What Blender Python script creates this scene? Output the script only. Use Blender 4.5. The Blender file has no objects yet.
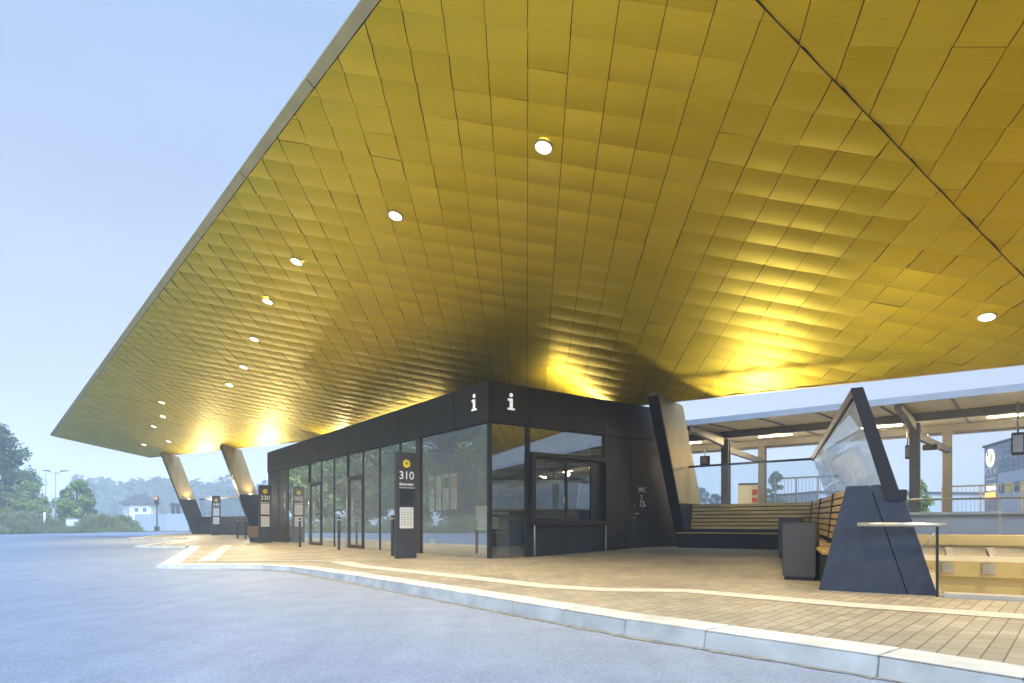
import bpy, bmesh, math, random
from mathutils import Vector, Matrix
from mathutils.geometry import delaunay_2d_cdt
R = math.radians
random.seed(7)
sc = bpy.context.scene
COL = sc.collection
EYE, F, CX, HY = 0.97, 630.0, 512.0, 525.0

# ------------------------------------------------------------------ helpers
def ray(px, py):
    return Vector(((px-CX)/F, 1.0, (HY-py)/F))
def at(px, Y):
    return ((px-CX)/F*Y, Y)
def sstep(a, b, x):
    t = max(0, min(1, (x-a)/(b-a)))
    return t*t*(3-2*t)
def gz(x, y):                                   # height of the paved forecourt
    q = .705*x + .71*y
    return .17 + .16*sstep(11, 16.5, q)

class MB:
    def __init__(s): s.bm = bmesh.new()
    def face(s, pts):
        vs = [s.bm.verts.new(p) for p in pts]
        return s.bm.faces.new(vs)
    def box(s, x0, x1, y0, y1, z0, z1):
        s.hexa([(x0,y0,z0),(x1,y0,z0),(x1,y1,z0),(x0,y1,z0)], [(x0,y0,z1),(x1,y0,z1),(x1,y1,z1),(x0,y1,z1)])
    def hexa(s, a, b):
        n = len(a)
        va = [s.bm.verts.new(p) for p in a]; vb = [s.bm.verts.new(p) for p in b]
        s.bm.faces.new(list(reversed(va))); s.bm.faces.new(vb)
        for i in range(n):
            j = (i+1) % n
            s.bm.faces.new((va[i], va[j], vb[j], vb[i]))
    def tube(s, pts, r, n=10, r2=None, cap=True):
        pts = [Vector(p) for p in pts]
        rings = []
        m = len(pts)
        for i, p in enumerate(pts):
            d = (pts[min(i+1, m-1)] - pts[max(i-1, 0)]).normalized()
            up = Vector((0,0,1)) if abs(d.z) < .9 else Vector((1,0,0))
            a = d.cross(up).normalized(); b = d.cross(a)
            rr = r if r2 is None else r + (r2-r)*i/(m-1)
            rings.append([s.bm.verts.new(p + rr*(math.cos(2*math.pi*k/n)*a + math.sin(2*math.pi*k/n)*b)) for k in range(n)])
        for i in range(m-1):
            for k in range(n):
                s.bm.faces.new((rings[i][k], rings[i][(k+1)%n], rings[i+1][(k+1)%n], rings[i+1][k]))
        if cap:
            s.bm.faces.new(rings[0]); s.bm.faces.new(rings[-1])
    def disc(s, c, nrm, r, n=24, h=.004):
        nrm = Vector(nrm).normalized()
        s.tube([Vector(c)-nrm*h/2, Vector(c)+nrm*h/2], r, n)
    def bevel(s, w=.01, seg=2, ang=30):
        bmesh.ops.recalc_face_normals(s.bm, faces=s.bm.faces)
        es = [e for e in s.bm.edges if len(e.link_faces) == 2 and e.calc_face_angle(0) > R(ang)]
        bmesh.ops.bevel(s.bm, geom=es, offset=w, segments=seg, affect='EDGES', clamp_overlap=True)
        return s
    def build(s, name, m, parent=None, smooth=False):
        bmesh.ops.recalc_face_normals(s.bm, faces=s.bm.faces)
        me = bpy.data.meshes.new(name); s.bm.to_mesh(me); s.bm.free()
        return link(name, me, m, parent, smooth)
def link(name, me, m, parent=None, smooth=False):
    if m is not None: me.materials.append(m)
    if smooth:
        for p in me.polygons: p.use_smooth = True
    o = bpy.data.objects.new(name, me); COL.objects.link(o)
    if parent is not None: o.parent = parent
    return o
def tag(o, label=None, cat=None, group=None, kind=None):
    if label: o['label'] = label
    if cat: o['category'] = cat
    if group: o['group'] = group
    if kind: o['kind'] = kind
    return o
def empty(name, loc=(0,0,0), rz=0, label=None, cat=None, group=None):
    o = bpy.data.objects.new(name, None); COL.objects.link(o)
    o.location = loc; o.rotation_euler = (0,0,rz); o.empty_display_size = .2
    return tag(o, label, cat, group)
def copy_tree(o, parent=None):
    c = o.copy(); COL.objects.link(c); c.parent = parent
    for ch in [x for x in COL.objects if x.parent == o]: copy_tree(ch, c)
    return c
def text_mesh(name, body, size, m, parent, M, depth=.003, align='CENTER', bold=0.0):
    cu = bpy.data.curves.new(name, 'FONT'); cu.body = body; cu.size = size
    cu.extrude = depth; cu.align_x = align; cu.align_y = 'CENTER'; cu.offset = bold
    t = bpy.data.objects.new(name, cu); COL.objects.link(t)
    dg = bpy.context.evaluated_depsgraph_get()
    me = bpy.data.meshes.new_from_object(t.evaluated_get(dg))
    bpy.data.objects.remove(t); bpy.data.curves.remove(cu)
    me.transform(M)
    return link(name, me, m, parent)
def frame(o, x, y):          # matrix: text x axis -> x, text y axis -> y, origin o
    x = Vector(x).normalized(); y = Vector(y).normalized(); z = x.cross(y)
    return Matrix(((x.x,y.x,z.x,o[0]),(x.y,y.y,z.y,o[1]),(x.z,y.z,z.z,o[2]),(0,0,0,1)))

# ------------------------------------------------------------------ materials
def newmat(name):
    m = bpy.data.materials.new(name); m.use_nodes = True
    nt = m.node_tree; b = nt.nodes['Principled BSDF']
    return m, nt, b
def N(nt, t, **kw):
    n = nt.nodes.new(t)
    for k, v in kw.items(): setattr(n, k, v)
    return n
def mat(name, col, rough=.5, metal=0, var=.15, scale=3, bump=0, bscale=40, spec=.5, emit=None, estr=1, stretch=None, rvar=0.0):
    m, nt, b = newmat(name)
    b.inputs['Roughness'].default_value = rough; b.inputs['Metallic'].default_value = metal
    b.inputs['Specular IOR Level'].default_value = spec
    tc = N(nt, 'ShaderNodeTexCoord'); mp = N(nt, 'ShaderNodeMapping')
    nt.links.new(tc.outputs['Object'], mp.inputs[0])
    if stretch: mp.inputs['Scale'].default_value = stretch
    nz = N(nt, 'ShaderNodeTexNoise'); nz.inputs['Scale'].default_value = scale; nz.inputs['Detail'].default_value = 5
    nt.links.new(mp.outputs[0], nz.inputs['Vector'])
    cr = N(nt, 'ShaderNodeValToRGB')
    cr.color_ramp.elements[0].position = .3; cr.color_ramp.elements[1].position = .7
    cr.color_ramp.elements[0].color = tuple(c*(1-var) for c in col)+(1,)
    cr.color_ramp.elements[1].color = tuple(min(1, c*(1+var)) for c in col)+(1,)
    nt.links.new(nz.outputs['Fac'], cr.inputs[0]); nt.links.new(cr.outputs[0], b.inputs['Base Color'])
    if rvar:
        mr = N(nt, 'ShaderNodeMapRange'); mr.inputs[3].default_value = max(.02, rough-rvar); mr.inputs[4].default_value = min(1, rough+rvar)
        nt.links.new(nz.outputs['Fac'], mr.inputs[0]); nt.links.new(mr.outputs[0], b.inputs['Roughness'])
    if bump:
        n2 = N(nt, 'ShaderNodeTexNoise'); n2.inputs['Scale'].default_value = bscale; n2.inputs['Detail'].default_value = 4
        nt.links.new(mp.outputs[0], n2.inputs['Vector'])
        bp = N(nt, 'ShaderNodeBump'); bp.inputs['Strength'].default_value = bump; bp.inputs['Distance'].default_value = .01
        nt.links.new(n2.outputs['Fac'], bp.inputs['Height']); nt.links.new(bp.outputs[0], b.inputs['Normal'])
    if emit:
        b.inputs['Emission Color'].default_value = emit+(1,); b.inputs['Emission Strength'].default_value = estr
    return m
def glassmat(name, tint=(.8,.88,.86), boost=1.5, base=.06, rough=.0, milky=0.0):
    m = bpy.data.materials.new(name); m.use_nodes = True; nt = m.node_tree
    nt.nodes.clear()
    out = N(nt, 'ShaderNodeOutputMaterial'); mx = N(nt, 'ShaderNodeMixShader'); tr = N(nt, 'ShaderNodeBsdfTransparent'); gl = N(nt, 'ShaderNodeBsdfGlossy')
    tr.inputs[0].default_value = tint+(1,); gl.inputs['Roughness'].default_value = rough
    gl.inputs[0].default_value = (.95,.98,.97,1)
    fr = N(nt, 'ShaderNodeFresnel'); fr.inputs[0].default_value = 1.5
    ma = N(nt, 'ShaderNodeMath', operation='MULTIPLY_ADD', use_clamp=True); ma.inputs[1].default_value = boost; ma.inputs[2].default_value = base
    ge = N(nt, 'ShaderNodeNewGeometry'); iv = N(nt, 'ShaderNodeMath', operation='SUBTRACT'); iv.inputs[0].default_value = 1
    nt.links.new(ge.outputs['Backfacing'], iv.inputs[1])
    fm = N(nt, 'ShaderNodeMath', operation='MULTIPLY'); nt.links.new(ma.outputs[0], fm.inputs[0]); nt.links.new(iv.outputs[0], fm.inputs[1])
    nt.links.new(fr.outputs[0], ma.inputs[0]); nt.links.new(fm.outputs[0], mx.inputs[0])
    nt.links.new(tr.outputs[0], mx.inputs[1]); nt.links.new(gl.outputs[0], mx.inputs[2])
    last = mx
    if milky:
        df = N(nt, 'ShaderNodeBsdfDiffuse'); df.inputs[0].default_value = (.80,.88,.97,1)
        nz = N(nt, 'ShaderNodeTexNoise'); nz.inputs['Scale'].default_value = 2.5; nz.inputs['Detail'].default_value = 6
        tc = N(nt, 'ShaderNodeTexCoord'); nt.links.new(tc.outputs['Object'], nz.inputs['Vector'])
        m2 = N(nt, 'ShaderNodeMath', operation='MULTIPLY_ADD'); m2.inputs[1].default_value = milky*.5; m2.inputs[2].default_value = milky*.75
        nt.links.new(nz.outputs['Fac'], m2.inputs[0])
        mx2 = N(nt, 'ShaderNodeMixShader'); nt.links.new(m2.outputs[0], mx2.inputs[0])
        nt.links.new(mx.outputs[0], mx2.inputs[1]); nt.links.new(df.outputs[0], mx2.inputs[2]); last = mx2
    nt.links.new(last.outputs[0], out.inputs[0])
    return m
def leafmat(name, a, b_, c):
    m, nt, b = newmat(name)
    g = N(nt, 'ShaderNodeNewGeometry'); cr = N(nt, 'ShaderNodeValToRGB')
    cr.color_ramp.elements[0].color = a+(1,); cr.color_ramp.elements[1].color = c+(1,)
    e = cr.color_ramp.elements.new(.5); e.color = b_+(1,)
    tc = N(nt, 'ShaderNodeTexCoord'); nz = N(nt, 'ShaderNodeTexNoise'); nz.inputs['Scale'].default_value = .8
    nt.links.new(tc.outputs['Object'], nz.inputs['Vector'])
    ad = N(nt, 'ShaderNodeMath', operation='MULTIPLY_ADD'); ad.inputs[1].default_value = .55; 
    s2 = N(nt, 'ShaderNodeMath', operation='MULTIPLY'); s2.inputs[1].default_value = .5
    nt.links.new(nz.outputs['Fac'], s2.inputs[0])
    nt.links.new(g.outputs['Random Per Island'], ad.inputs[0]); nt.links.new(s2.outputs[0], ad.inputs[2])
    nt.links.new(ad.outputs[0], cr.inputs[0]); nt.links.new(cr.outputs[0], b.inputs['Base Color'])
    b.inputs['Roughness'].default_value = .65; b.inputs['Specular IOR Level'].default_value = .25
    return m

M = {}
M['dark_panel'] = mat('dark_panel', (.026,.0195,.0165), .42, .3, .12, .7, .04, 60, rvar=.07)
M['brown_frame'] = mat('brown_frame', (.06,.045,.038), .4, .3, .1)
M['black_steel'] = mat('black_steel', (.022,.024,.03), .45, .2, .1)
M['soot'] = mat('soot', (.010,.010,.012), .6, 0, .1)
M['blue_steel'] = mat('blue_steel', (.042,.055,.086), .5, .25, .17, 6, .2, 90, rvar=.08)
M['bin_grey'] = mat('bin_grey', (.085,.088,.098), .5, .3, .12, 3, .03)
M['pylon_grey'] = mat('pylon_grey', (.055,.055,.062), .5, .2, .1)
M['steel'] = mat('steel', (.62,.62,.62), .3, .9, .1)
M['grey_metal'] = mat('grey_metal', (.33,.34,.36), .5, .4, .12)
M['white_paint'] = mat('white_paint', (.78,.78,.76), .6, 0, .05)
M['paper'] = mat('paper', (.72,.71,.67), .8, 0, .06, 14)
M['yellow'] = mat('yellow', (.85,.68,.02), .5, 0, .04)
M['green'] = mat('green', (.02,.16,.05), .5, 0, .05)
M['wood'] = mat('wood', (.52,.35,.12), .5, 0, .22, 2, .1, 30, stretch=(1,1,9))
M['bin_wood'] = mat('bin_wood', (.20,.12,.06), .5, 0, .2, 2)
M['bronze'] = mat('bronze', (.36,.28,.15), .42, .55, .12, 1.4, .05, 30, stretch=(3,3,.6), rvar=.08)
M['concrete'] = mat('concrete', (.42,.40,.36), .8, 0, .15, 2.2, .25, 35)
M['wall_concrete'] = mat('wall_concrete', (.40,.41,.43), .75, 0, .12, 1.1, .1, 30)
M['pit_render'] = mat('pit_render', (.55,.46,.24), .75, 0, .1, 1.5, .1, 20)
M['trunk'] = mat('trunk', (.09,.07,.05), .9, 0, .25, 6, .3)
M['soil'] = mat('soil', (.10,.105,.06), .95, 0, .35, .4, .3, 5)
M['ballast'] = mat('ballast', (.16,.15,.14), .9, 0, .3, 8, .5, 25)
M['canopy_deck'] = mat('canopy_deck', (.66,.60,.47), .55, .1, .08, 1.2)
M['canopy_beam'] = mat('canopy_beam', (.17,.175,.19), .5, .2, .08)
M['zinc'] = mat('zinc', (.42,.47,.56), .45, .3, .06)
M['tube'] = mat('tube', (.9,.85,.7), .5, emit=(1,.80,.42), estr=9)
M['lens'] = mat('lens', (.9,.9,.8), .4, emit=(1,.88,.55), estr=14)
M['red_lamp'] = mat('red_lamp', (.6,.05,.02), .4, emit=(1,.12,.04), estr=3)
M['orange_lamp'] = mat('orange_lamp', (.7,.3,.05), .5, emit=(1,.32,.05), estr=1.6)
M['sign_lit'] = mat('sign_lit', (.8,.8,.8), .5, emit=(1,.95,.85), estr=1.0)
M['letter_lit'] = mat('letter_lit', (.85,.85,.82), .5, emit=(1,.97,.92), estr=.28)
M['red'] = mat('red', (.6,.07,.04), .5)
M['blue'] = mat('blue', (.06,.2,.5), .5)
M['roof_tile'] = mat('roof_tile', (.035,.038,.048), .7, 0, .15, 8, .2, 20)
M['facade_grey'] = mat('facade_grey', (.33,.35,.40), .6, 0, .08)
M['facade_light'] = mat('facade_light', (.55,.62,.70), .6, 0, .08)
M['window_dark'] = mat('window_dark', (.06,.09,.14), .12, 0, .1)
M['floor_in'] = mat('floor_in', (.18,.16,.14), .5, 0, .1)
M['glass'] = glassmat('glass', (.90,.95,.92), 3.4, .16, .0, .08)  # slight diffuse veil stands in for reflected sky and haze on the glazing
M['glass_side'] = glassmat('glass_side', (.78,.82,.82), 3.2, .14)
M['glass_thin'] = glassmat('glass_thin', (.92,.95,.97), 1.2, .02, .02, .04)
M['glass_sky_veil'] = glassmat('glass_sky_veil', (.94,.96,.98), .8, .03, .02, .30)  # strong diffuse veil paints the sky's reflection into the leaning side panes

# gold roof shingles
def goldmat():
    m, nt, b = newmat('gold_tile')
    g = N(nt, 'ShaderNodeNewGeometry')
    cr = N(nt, 'ShaderNodeValToRGB')
    cr.color_ramp.elements[0].color = (.615,.467,.026,1); cr.color_ramp.elements[1].color = (.70,.54,.042,1)
    nt.links.new(g.outputs['Random Per Island'], cr.inputs[0])
    uv = N(nt, 'ShaderNodeTexCoord'); mp = N(nt, 'ShaderNodeMapping'); mp.inputs['Scale'].default_value = (1.3, 26, 1)
    nz = N(nt, 'ShaderNodeTexNoise'); nz.inputs['Scale'].default_value = 1.6; nz.inputs['Detail'].default_value = 5
    nt.links.new(uv.outputs['UV'], mp.inputs[0]); nt.links.new(mp.outputs[0], nz.inputs['Vector'])
    mx = N(nt, 'ShaderNodeMixRGB', blend_type='MULTIPLY'); mx.inputs[0].default_value = .22
    nt.links.new(cr.outputs[0], mx.inputs[1]); nt.links.new(nz.outputs['Fac'], mx.inputs[2])
    nt.links.new(mx.outputs[0], b.inputs['Base Color'])
    b.inputs['Metallic'].default_value = .78
    mr = N(nt, 'ShaderNodeMapRange'); mr.inputs[3].default_value = .40; mr.inputs[4].default_value = .56
    nt.links.new(nz.outputs['Fac'], mr.inputs[0]); nt.links.new(mr.outputs[0], b.inputs['Roughness'])
    bp = N(nt, 'ShaderNodeBump'); bp.inputs['Strength'].default_value = .12; bp.inputs['Distance'].default_value = .01
    nt.links.new(nz.outputs['Fac'], bp.inputs['Height']); nt.links.new(bp.outputs[0], b.inputs['Normal'])
    return m
M['gold'] = goldmat()
M['gold_band'] = mat('gold_band', (.62,.47,.19), .5, .45, .1, 2, .06, 20)

def asphalt():
    m, nt, b = newmat('asphalt')
    tc = N(nt, 'ShaderNodeTexCoord')
    def noise(s, d=5, st=None):
        n = N(nt, 'ShaderNodeTexNoise'); n.inputs['Scale'].default_value = s; n.inputs['Detail'].default_value = d
        if st:
            mp = N(nt, 'ShaderNodeMapping'); mp.inputs['Scale'].default_value = st; mp.inputs['Rotation'].default_value = (0,0,R(-38))
            nt.links.new(tc.outputs['Object'], mp.inputs[0]); nt.links.new(mp.outputs[0], n.inputs['Vector'])
        else: nt.links.new(tc.outputs['Object'], n.inputs['Vector'])
        return n
    big = noise(.25, 6, (2.2,.45,1)); med = noise(2.2, 5); fine = noise(62, 4); grit = N(nt, 'ShaderNodeTexVoronoi'); grit.inputs['Scale'].default_value = 70
    nt.links.new(tc.outputs['Object'], grit.inputs['Vector'])
    a = N(nt, 'ShaderNodeMath', operation='MULTIPLY_ADD'); a.inputs[1].default_value = .22
    b2 = N(nt, 'ShaderNodeMath', operation='MULTIPLY'); b2.inputs[1].default_value = .22
    nt.links.new(med.outputs['Fac'], b2.inputs[0]); nt.links.new(big.outputs['Fac'], a.inputs[0]); nt.links.new(b2.outputs[0], a.inputs[2])
    c = N(nt, 'ShaderNodeMath', operation='MULTIPLY_ADD'); c.inputs[1].default_value = .62
    nt.links.new(fine.outputs['Fac'], c.inputs[0]); nt.links.new(a.outputs[0], c.inputs[2])
    cr = N(nt, 'ShaderNodeValToRGB'); cr.color_ramp.elements[0].position = .34; cr.color_ramp.elements[1].position = .68
    cr.color_ramp.elements[0].color = (.135,.165,.225,1); cr.color_ramp.elements[1].color = (.285,.33,.43,1)
    nt.links.new(c.outputs[0], cr.inputs[0])
    st1 = noise(1.1, 6, (3.2,.22,1)); crs = N(nt, 'ShaderNodeValToRGB'); crs.color_ramp.elements[0].position = .36; crs.color_ramp.elements[1].position = .56
    crs.color_ramp.elements[0].color = (.74,.75,.77,1); crs.color_ramp.elements[1].color = (1,1,1,1); nt.links.new(st1.outputs['Fac'], crs.inputs[0])
    mxs = N(nt, 'ShaderNodeMixRGB', blend_type='MULTIPLY'); mxs.inputs[0].default_value = .28; nt.links.new(cr.outputs[0], mxs.inputs[1]); nt.links.new(crs.outputs[0], mxs.inputs[2])
    sp = noise(.9, 8); crp = N(nt, 'ShaderNodeValToRGB'); crp.color_ramp.elements[0].position = .27; crp.color_ramp.elements[1].position = .36
    crp.color_ramp.elements[0].color = (.62,.62,.63,1); crp.color_ramp.elements[1].color = (1,1,1,1); nt.links.new(sp.outputs['Fac'], crp.inputs[0])
    mxp = N(nt, 'ShaderNodeMixRGB', blend_type='MULTIPLY'); mxp.inputs[0].default_value = .5; nt.links.new(mxs.outputs[0], mxp.inputs[1]); nt.links.new(crp.outputs[0], mxp.inputs[2])
    nt.links.new(mxp.outputs[0], b.inputs['Base Color'])
    b.inputs['Roughness'].default_value = .6
    bp = N(nt, 'ShaderNodeBump'); bp.inputs['Strength'].default_value = .5; bp.inputs['Distance'].default_value = .006
    nt.links.new(grit.outputs['Distance'], bp.inputs['Height']); nt.links.new(bp.outputs[0], b.inputs['Normal'])
    return m
M['asphalt'] = asphalt()
def paving():
    m, nt, b = newmat('paving')
    tc = N(nt, 'ShaderNodeTexCoord'); mp = N(nt, 'ShaderNodeMapping'); mp.inputs['Rotation'].default_value = (0,0,R(-48))
    nt.links.new(tc.outputs['Object'], mp.inputs[0])
    br = N(nt, 'ShaderNodeTexBrick'); br.offset = .5
    br.inputs['Scale'].default_value = 1; br.inputs['Brick Width'].default_value = .225; br.inputs['Row Height'].default_value = .112
    br.inputs['Mortar Size'].default_value = .005; br.inputs['Mortar Smooth'].default_value = .3; br.inputs['Bias'].default_value = -.1
    br.inputs['Color1'].default_value = (.31,.27,.20,1); br.inputs['Color2'].default_value = (.42,.37,.275,1); br.inputs['Mortar'].default_value = (.13,.11,.09,1)
    wn = N(nt, 'ShaderNodeTexNoise'); wn.inputs['Scale'].default_value = 1.5
    nt.links.new(tc.outputs['Object'], wn.inputs['Vector'])
    wa = N(nt, 'ShaderNodeVectorMath', operation='SCALE'); wa.inputs['Scale'].default_value = .012
    nt.links.new(wn.outputs['Color'], wa.inputs[0])
    ad = N(nt, 'ShaderNodeVectorMath', operation='ADD'); nt.links.new(mp.outputs[0], ad.inputs[0]); nt.links.new(wa.outputs[0], ad.inputs[1])
    nt.links.new(ad.outputs[0], br.inputs['Vector'])
    nz = N(nt, 'ShaderNodeTexNoise'); nz.inputs['Scale'].default_value = .9; nz.inputs['Detail'].default_value = 8
    nt.links.new(tc.outputs['Object'], nz.inputs['Vector'])
    cr = N(nt, 'ShaderNodeValToRGB'); cr.color_ramp.elements[0].position = .3; cr.color_ramp.elements[1].position = .7
    cr.color_ramp.elements[0].color = (.72,.72,.72,1); cr.color_ramp.elements[1].color = (1.08,1.08,1.08,1)
    nt.links.new(nz.outputs['Fac'], cr.inputs[0])
    mx = N(nt, 'ShaderNodeMixRGB', blend_type='MULTIPLY'); mx.inputs[0].default_value = 1
    nt.links.new(br.outputs['Color'], mx.inputs[1]); nt.links.new(cr.outputs[0], mx.inputs[2]); nt.links.new(mx.outputs[0], b.inputs['Base Color'])
    b.inputs['Roughness'].default_value = .6
    inv = N(nt, 'ShaderNodeMath', operation='MULTIPLY_ADD'); inv.inputs[1].default_value = -1; 
    fn = N(nt, 'ShaderNodeTexNoise'); fn.inputs['Scale'].default_value = 60
    nt.links.new(tc.outputs['Object'], fn.inputs['Vector'])
    f2 = N(nt, 'ShaderNodeMath', operation='MULTIPLY'); f2.inputs[1].default_value = .25
    nt.links.new(fn.outputs['Fac'], f2.inputs[0])
    nt.links.new(br.outputs['Fac'], inv.inputs[0]); nt.links.new(f2.outputs[0], inv.inputs[2])
    bp = N(nt, 'ShaderNodeBump'); bp.inputs['Strength'].default_value = .7; bp.inputs['Distance'].default_value = .008
    nt.links.new(inv.outputs[0], bp.inputs['Height']); nt.links.new(bp.outputs[0], b.inputs['Normal'])
    return m
M['paving'] = paving()
M['band'] = mat('band', (.52,.50,.44), .65, 0, .15, 5, .15, 40)
M['kerb'] = mat('kerb', (.54,.53,.49), .7, 0, .22, 3, .12, 40)
M['leaf_mid'] = leafmat('leaf_mid', (.04,.075,.025), (.09,.145,.045), (.18,.23,.07))
M['leaf_dark'] = leafmat('leaf_dark', (.028,.055,.035), (.055,.10,.05), (.10,.15,.065))
M['leaf_light'] = leafmat('leaf_light', (.10,.17,.05), (.20,.28,.07), (.34,.37,.10))
M['leaf_autumn'] = leafmat('leaf_autumn', (.10,.12,.04), (.20,.21,.06), (.36,.30,.07))
M['leaf_far'] = leafmat('leaf_far', (.02,.04,.025), (.035,.06,.035), (.055,.085,.04))
M['grass'] = leafmat('grass', (.11,.15,.07), (.20,.23,.11), (.31,.30,.17))

# ------------------------------------------------------------------ kiosk frame and other frames
U = Vector((-.595,.803,0)).normalized(); V = Vector((.803,.595,0)).normalized()
C0 = Vector((-.55,15,0)); KROT = math.atan2(V.y, V.x)
def tl(px):                       # distance along the long facade seen at pixel column px
    a = (px-CX)/F; return (C0.x - a*C0.y)/(-U.x + a*U.y)
def tr(px):
    a = (px-CX)/F; return (a*C0.y - C0.x)/(V.x - a*V.y)
E = Vector((.84,-.54,0)).normalized(); Q = Vector((.54,.84,0)).normalized(); E0 = Vector((3.77,7.75,0)); WROT = math.atan2(E.y, E.x)

# ------------------------------------------------------------------ ground, road, forecourt
g = MB(); g.face([(-900,-300,-.06),(900,-300,-.06),(900,900,-.06),(-900,900,-.06)])
# pit cut into the ground sheet is made by stopping the sheets round it (see below)
KV = [(9.0,-4.6),(4.9,.55),(2.66,3.27),(2.24,3.85),(1.46,4.75),(.96,5.32),(.01,6.6),(-1.04,8.0),(-2.47,9.9),(-3.5,11.15),(-4.2,11.95),(-4.9,12.4),(-5.8,12.58),(-6.9,12.62),(-7.2,12.75),(-7.28,13.05),
      (-12.05,23.6),(-12.4,23.95),(-14.2,24.05),(-14.5,24.2),(-14.55,24.5),(-18.6,36.6),(-19.2,37.2),(-23.4,38.6),(-23.8,39.0),(-24.0,40.0),(-27.5,55),(-34,70)]
PIT0 = E0 + E*1.22 - Q*.02
def W(s, y): p = E0 + E*s + Q*y; return (p.x, p.y)
PIT = [W(1.26,.12), W(6.0,.12), W(6.0,4.6), W(1.26-.0,4.6)]
def gpt(xy, dz=0): return (xy[0], xy[1], gz(*xy)+dz)
poly = KV + [(-20,70),(6.0,24.0),(12.2,17.8),(30,0),(30,-6)]
def inpoly(p, pl):
    c = False; n = len(pl); j = n-1
    for i in range(n):
        if (pl[i][1] > p[1]) != (pl[j][1] > p[1]) and p[0] < (pl[j][0]-pl[i][0])*(p[1]-pl[i][1])/(pl[j][1]-pl[i][1])+pl[i][0]: c = not c
        j = i
    return c
vs = [Vector(p) for p in poly] + [Vector(p) for p in PIT]
np_ = len(poly)
edges = [(i,(i+1)%np_) for i in range(np_)] + [(np_+i, np_+(i+1)%4) for i in range(4)]
for ix in range(-32, 31):
    for iy in range(-6, 70):
        p = (ix+.31, iy+.17)
        if inpoly(p, poly) and not inpoly(p, PIT): vs.append(Vector(p))
ov, oe, of, *_ = delaunay_2d_cdt(vs, edges, [], 0, 1e-4)
fb = MB(); bv = [fb.bm.verts.new(gpt(v)) for v in ov]
for f in of:
    c = sum((ov[i] for i in f), Vector((0,0)))/len(f)
    if inpoly(c, poly) and not inpoly(c, PIT):
        try: fb.bm.faces.new([bv[i] for i in f])
        except ValueError: pass
fc = fb.build('forecourt_paving', M['paving'], smooth=True)
for p in fc.data.polygons:
    if p.normal.z < 0: p.flip()
tag(fc, 'beige block paving of the raised bus forecourt under the roof', 'pavement', kind='structure')

# road and wide ground around the pit
def sheet_with_hole(name, x0, x1, y0, y1, z, hole, m):
    b = MB()
    vs = [Vector(p) for p in ((x0,y0),(x1,y0),(x1,y1),(x0,y1))] + [Vector(h) for h in hole]
    n = len(hole)
    ed = [(0,1),(1,2),(2,3),(3,0)] + [(4+i, 4+(i+1)%n) for i in range(n)]
    ov, oe, of, *_ = delaunay_2d_cdt(vs, ed, [], 0, 1e-4)
    bv = [b.bm.verts.new((v.x, v.y, z)) for v in ov]
    for f in of:
        c = sum((ov[i] for i in f), Vector((0,0)))/len(f)
        if not inpoly(c, hole): b.bm.faces.new([bv[i] for i in f])
    o = b.build(name, m)
    for p in o.data.polygons:
        if p.normal.z < 0: p.flip()
    return o
g.bm.free()
PITB = [W(1.2,.06), W(6.06,.06), W(6.06,4.66), W(1.2,4.66)]
tag(sheet_with_hole('ground', -900, 900, -300, 900, -.06, PITB, M['soil']), 'wide verge ground reaching to the horizon', 'ground', kind='structure')
def rz_(x, y): return .042 + .055*sstep(8, 13, y)
rb = MB(); xs_ = [-47,-30,-20,-14,-11,-9,-7,-5,-3,-1,1,3,5,8,14,32]; ys_ = [-60,-20,-5,0,3,5,6,7,8,8.5,9,9.5,10,10.5,11,11.5,12,12.5,13,14,18,26,40,60,78]
rv = [[rb.bm.verts.new((x_,y_,rz_(x_,y_))) for x_ in xs_] for y_ in ys_]
for j in range(len(ys_)-1):
    for i in range(len(xs_)-1):
        if xs_[i] >= 3 and 3 <= ys_[j] < 18: continue
        rb.bm.faces.new((rv[j][i],rv[j][i+1],rv[j+1][i+1],rv[j+1][i]))
tag(rb.build('road', M['asphalt'], smooth=True), 'pale grey asphalt bus turning area in front of the kerb', 'road', kind='structure')

# kerb stones
def offset_poly(pts, d):
    out = []
    for i, p in enumerate(pts):
        a = Vector(pts[max(i-1,0)]); b = Vector(pts[min(i+1,len(pts)-1)])
        t = (b-a).normalized(); nrm = Vector((t.y,-t.x))
        out.append(Vector(p)+nrm*d)
    return out
inner = offset_poly(KV, .37)
kb = MB(); gap = .003
for i in range(len(KV)-1):
    a0, a1 = Vector(KV[i]), Vector(KV[i+1]); b0, b1 = inner[i], inner[i+1]
    L = (a1-a0).length; n = max(1, round(L/1.0))
    for k in range(n):
        t0 = k/n + (gap/L if (k > 0 or L > .6) else 0); t1 = (k+1)/n
        A0 = a0.lerp(a1, t0); A1 = a0.lerp(a1, t1); B0 = b0.lerp(b1, t0); B1 = b0.lerp(b1, t1)
        n0 = (A0-B0).normalized()*.045; n1 = (A1-B1).normalized()*.045
        j = random.uniform(-.002,.003)
        za0, za1, zb0, zb1 = (gz(*p)+.006+j for p in (A0,A1,B0,B1))
        kb.hexa([(A0.x+n0.x,A0.y+n0.y,-.02),(A1.x+n1.x,A1.y+n1.y,-.02),(B1.x,B1.y,-.02),(B0.x,B0.y,-.02)],
                [(A0.x,A0.y,za0),(A1.x,A1.y,za1),(B1.x,B1.y,zb1),(B0.x,B0.y,zb0)])
kb.bevel(.010, 2, 40)
tag(kb.build('kerb', M['kerb']), 'light concrete kerb stones edging the saw-tooth bus bays', 'kerb', kind='structure')

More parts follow.
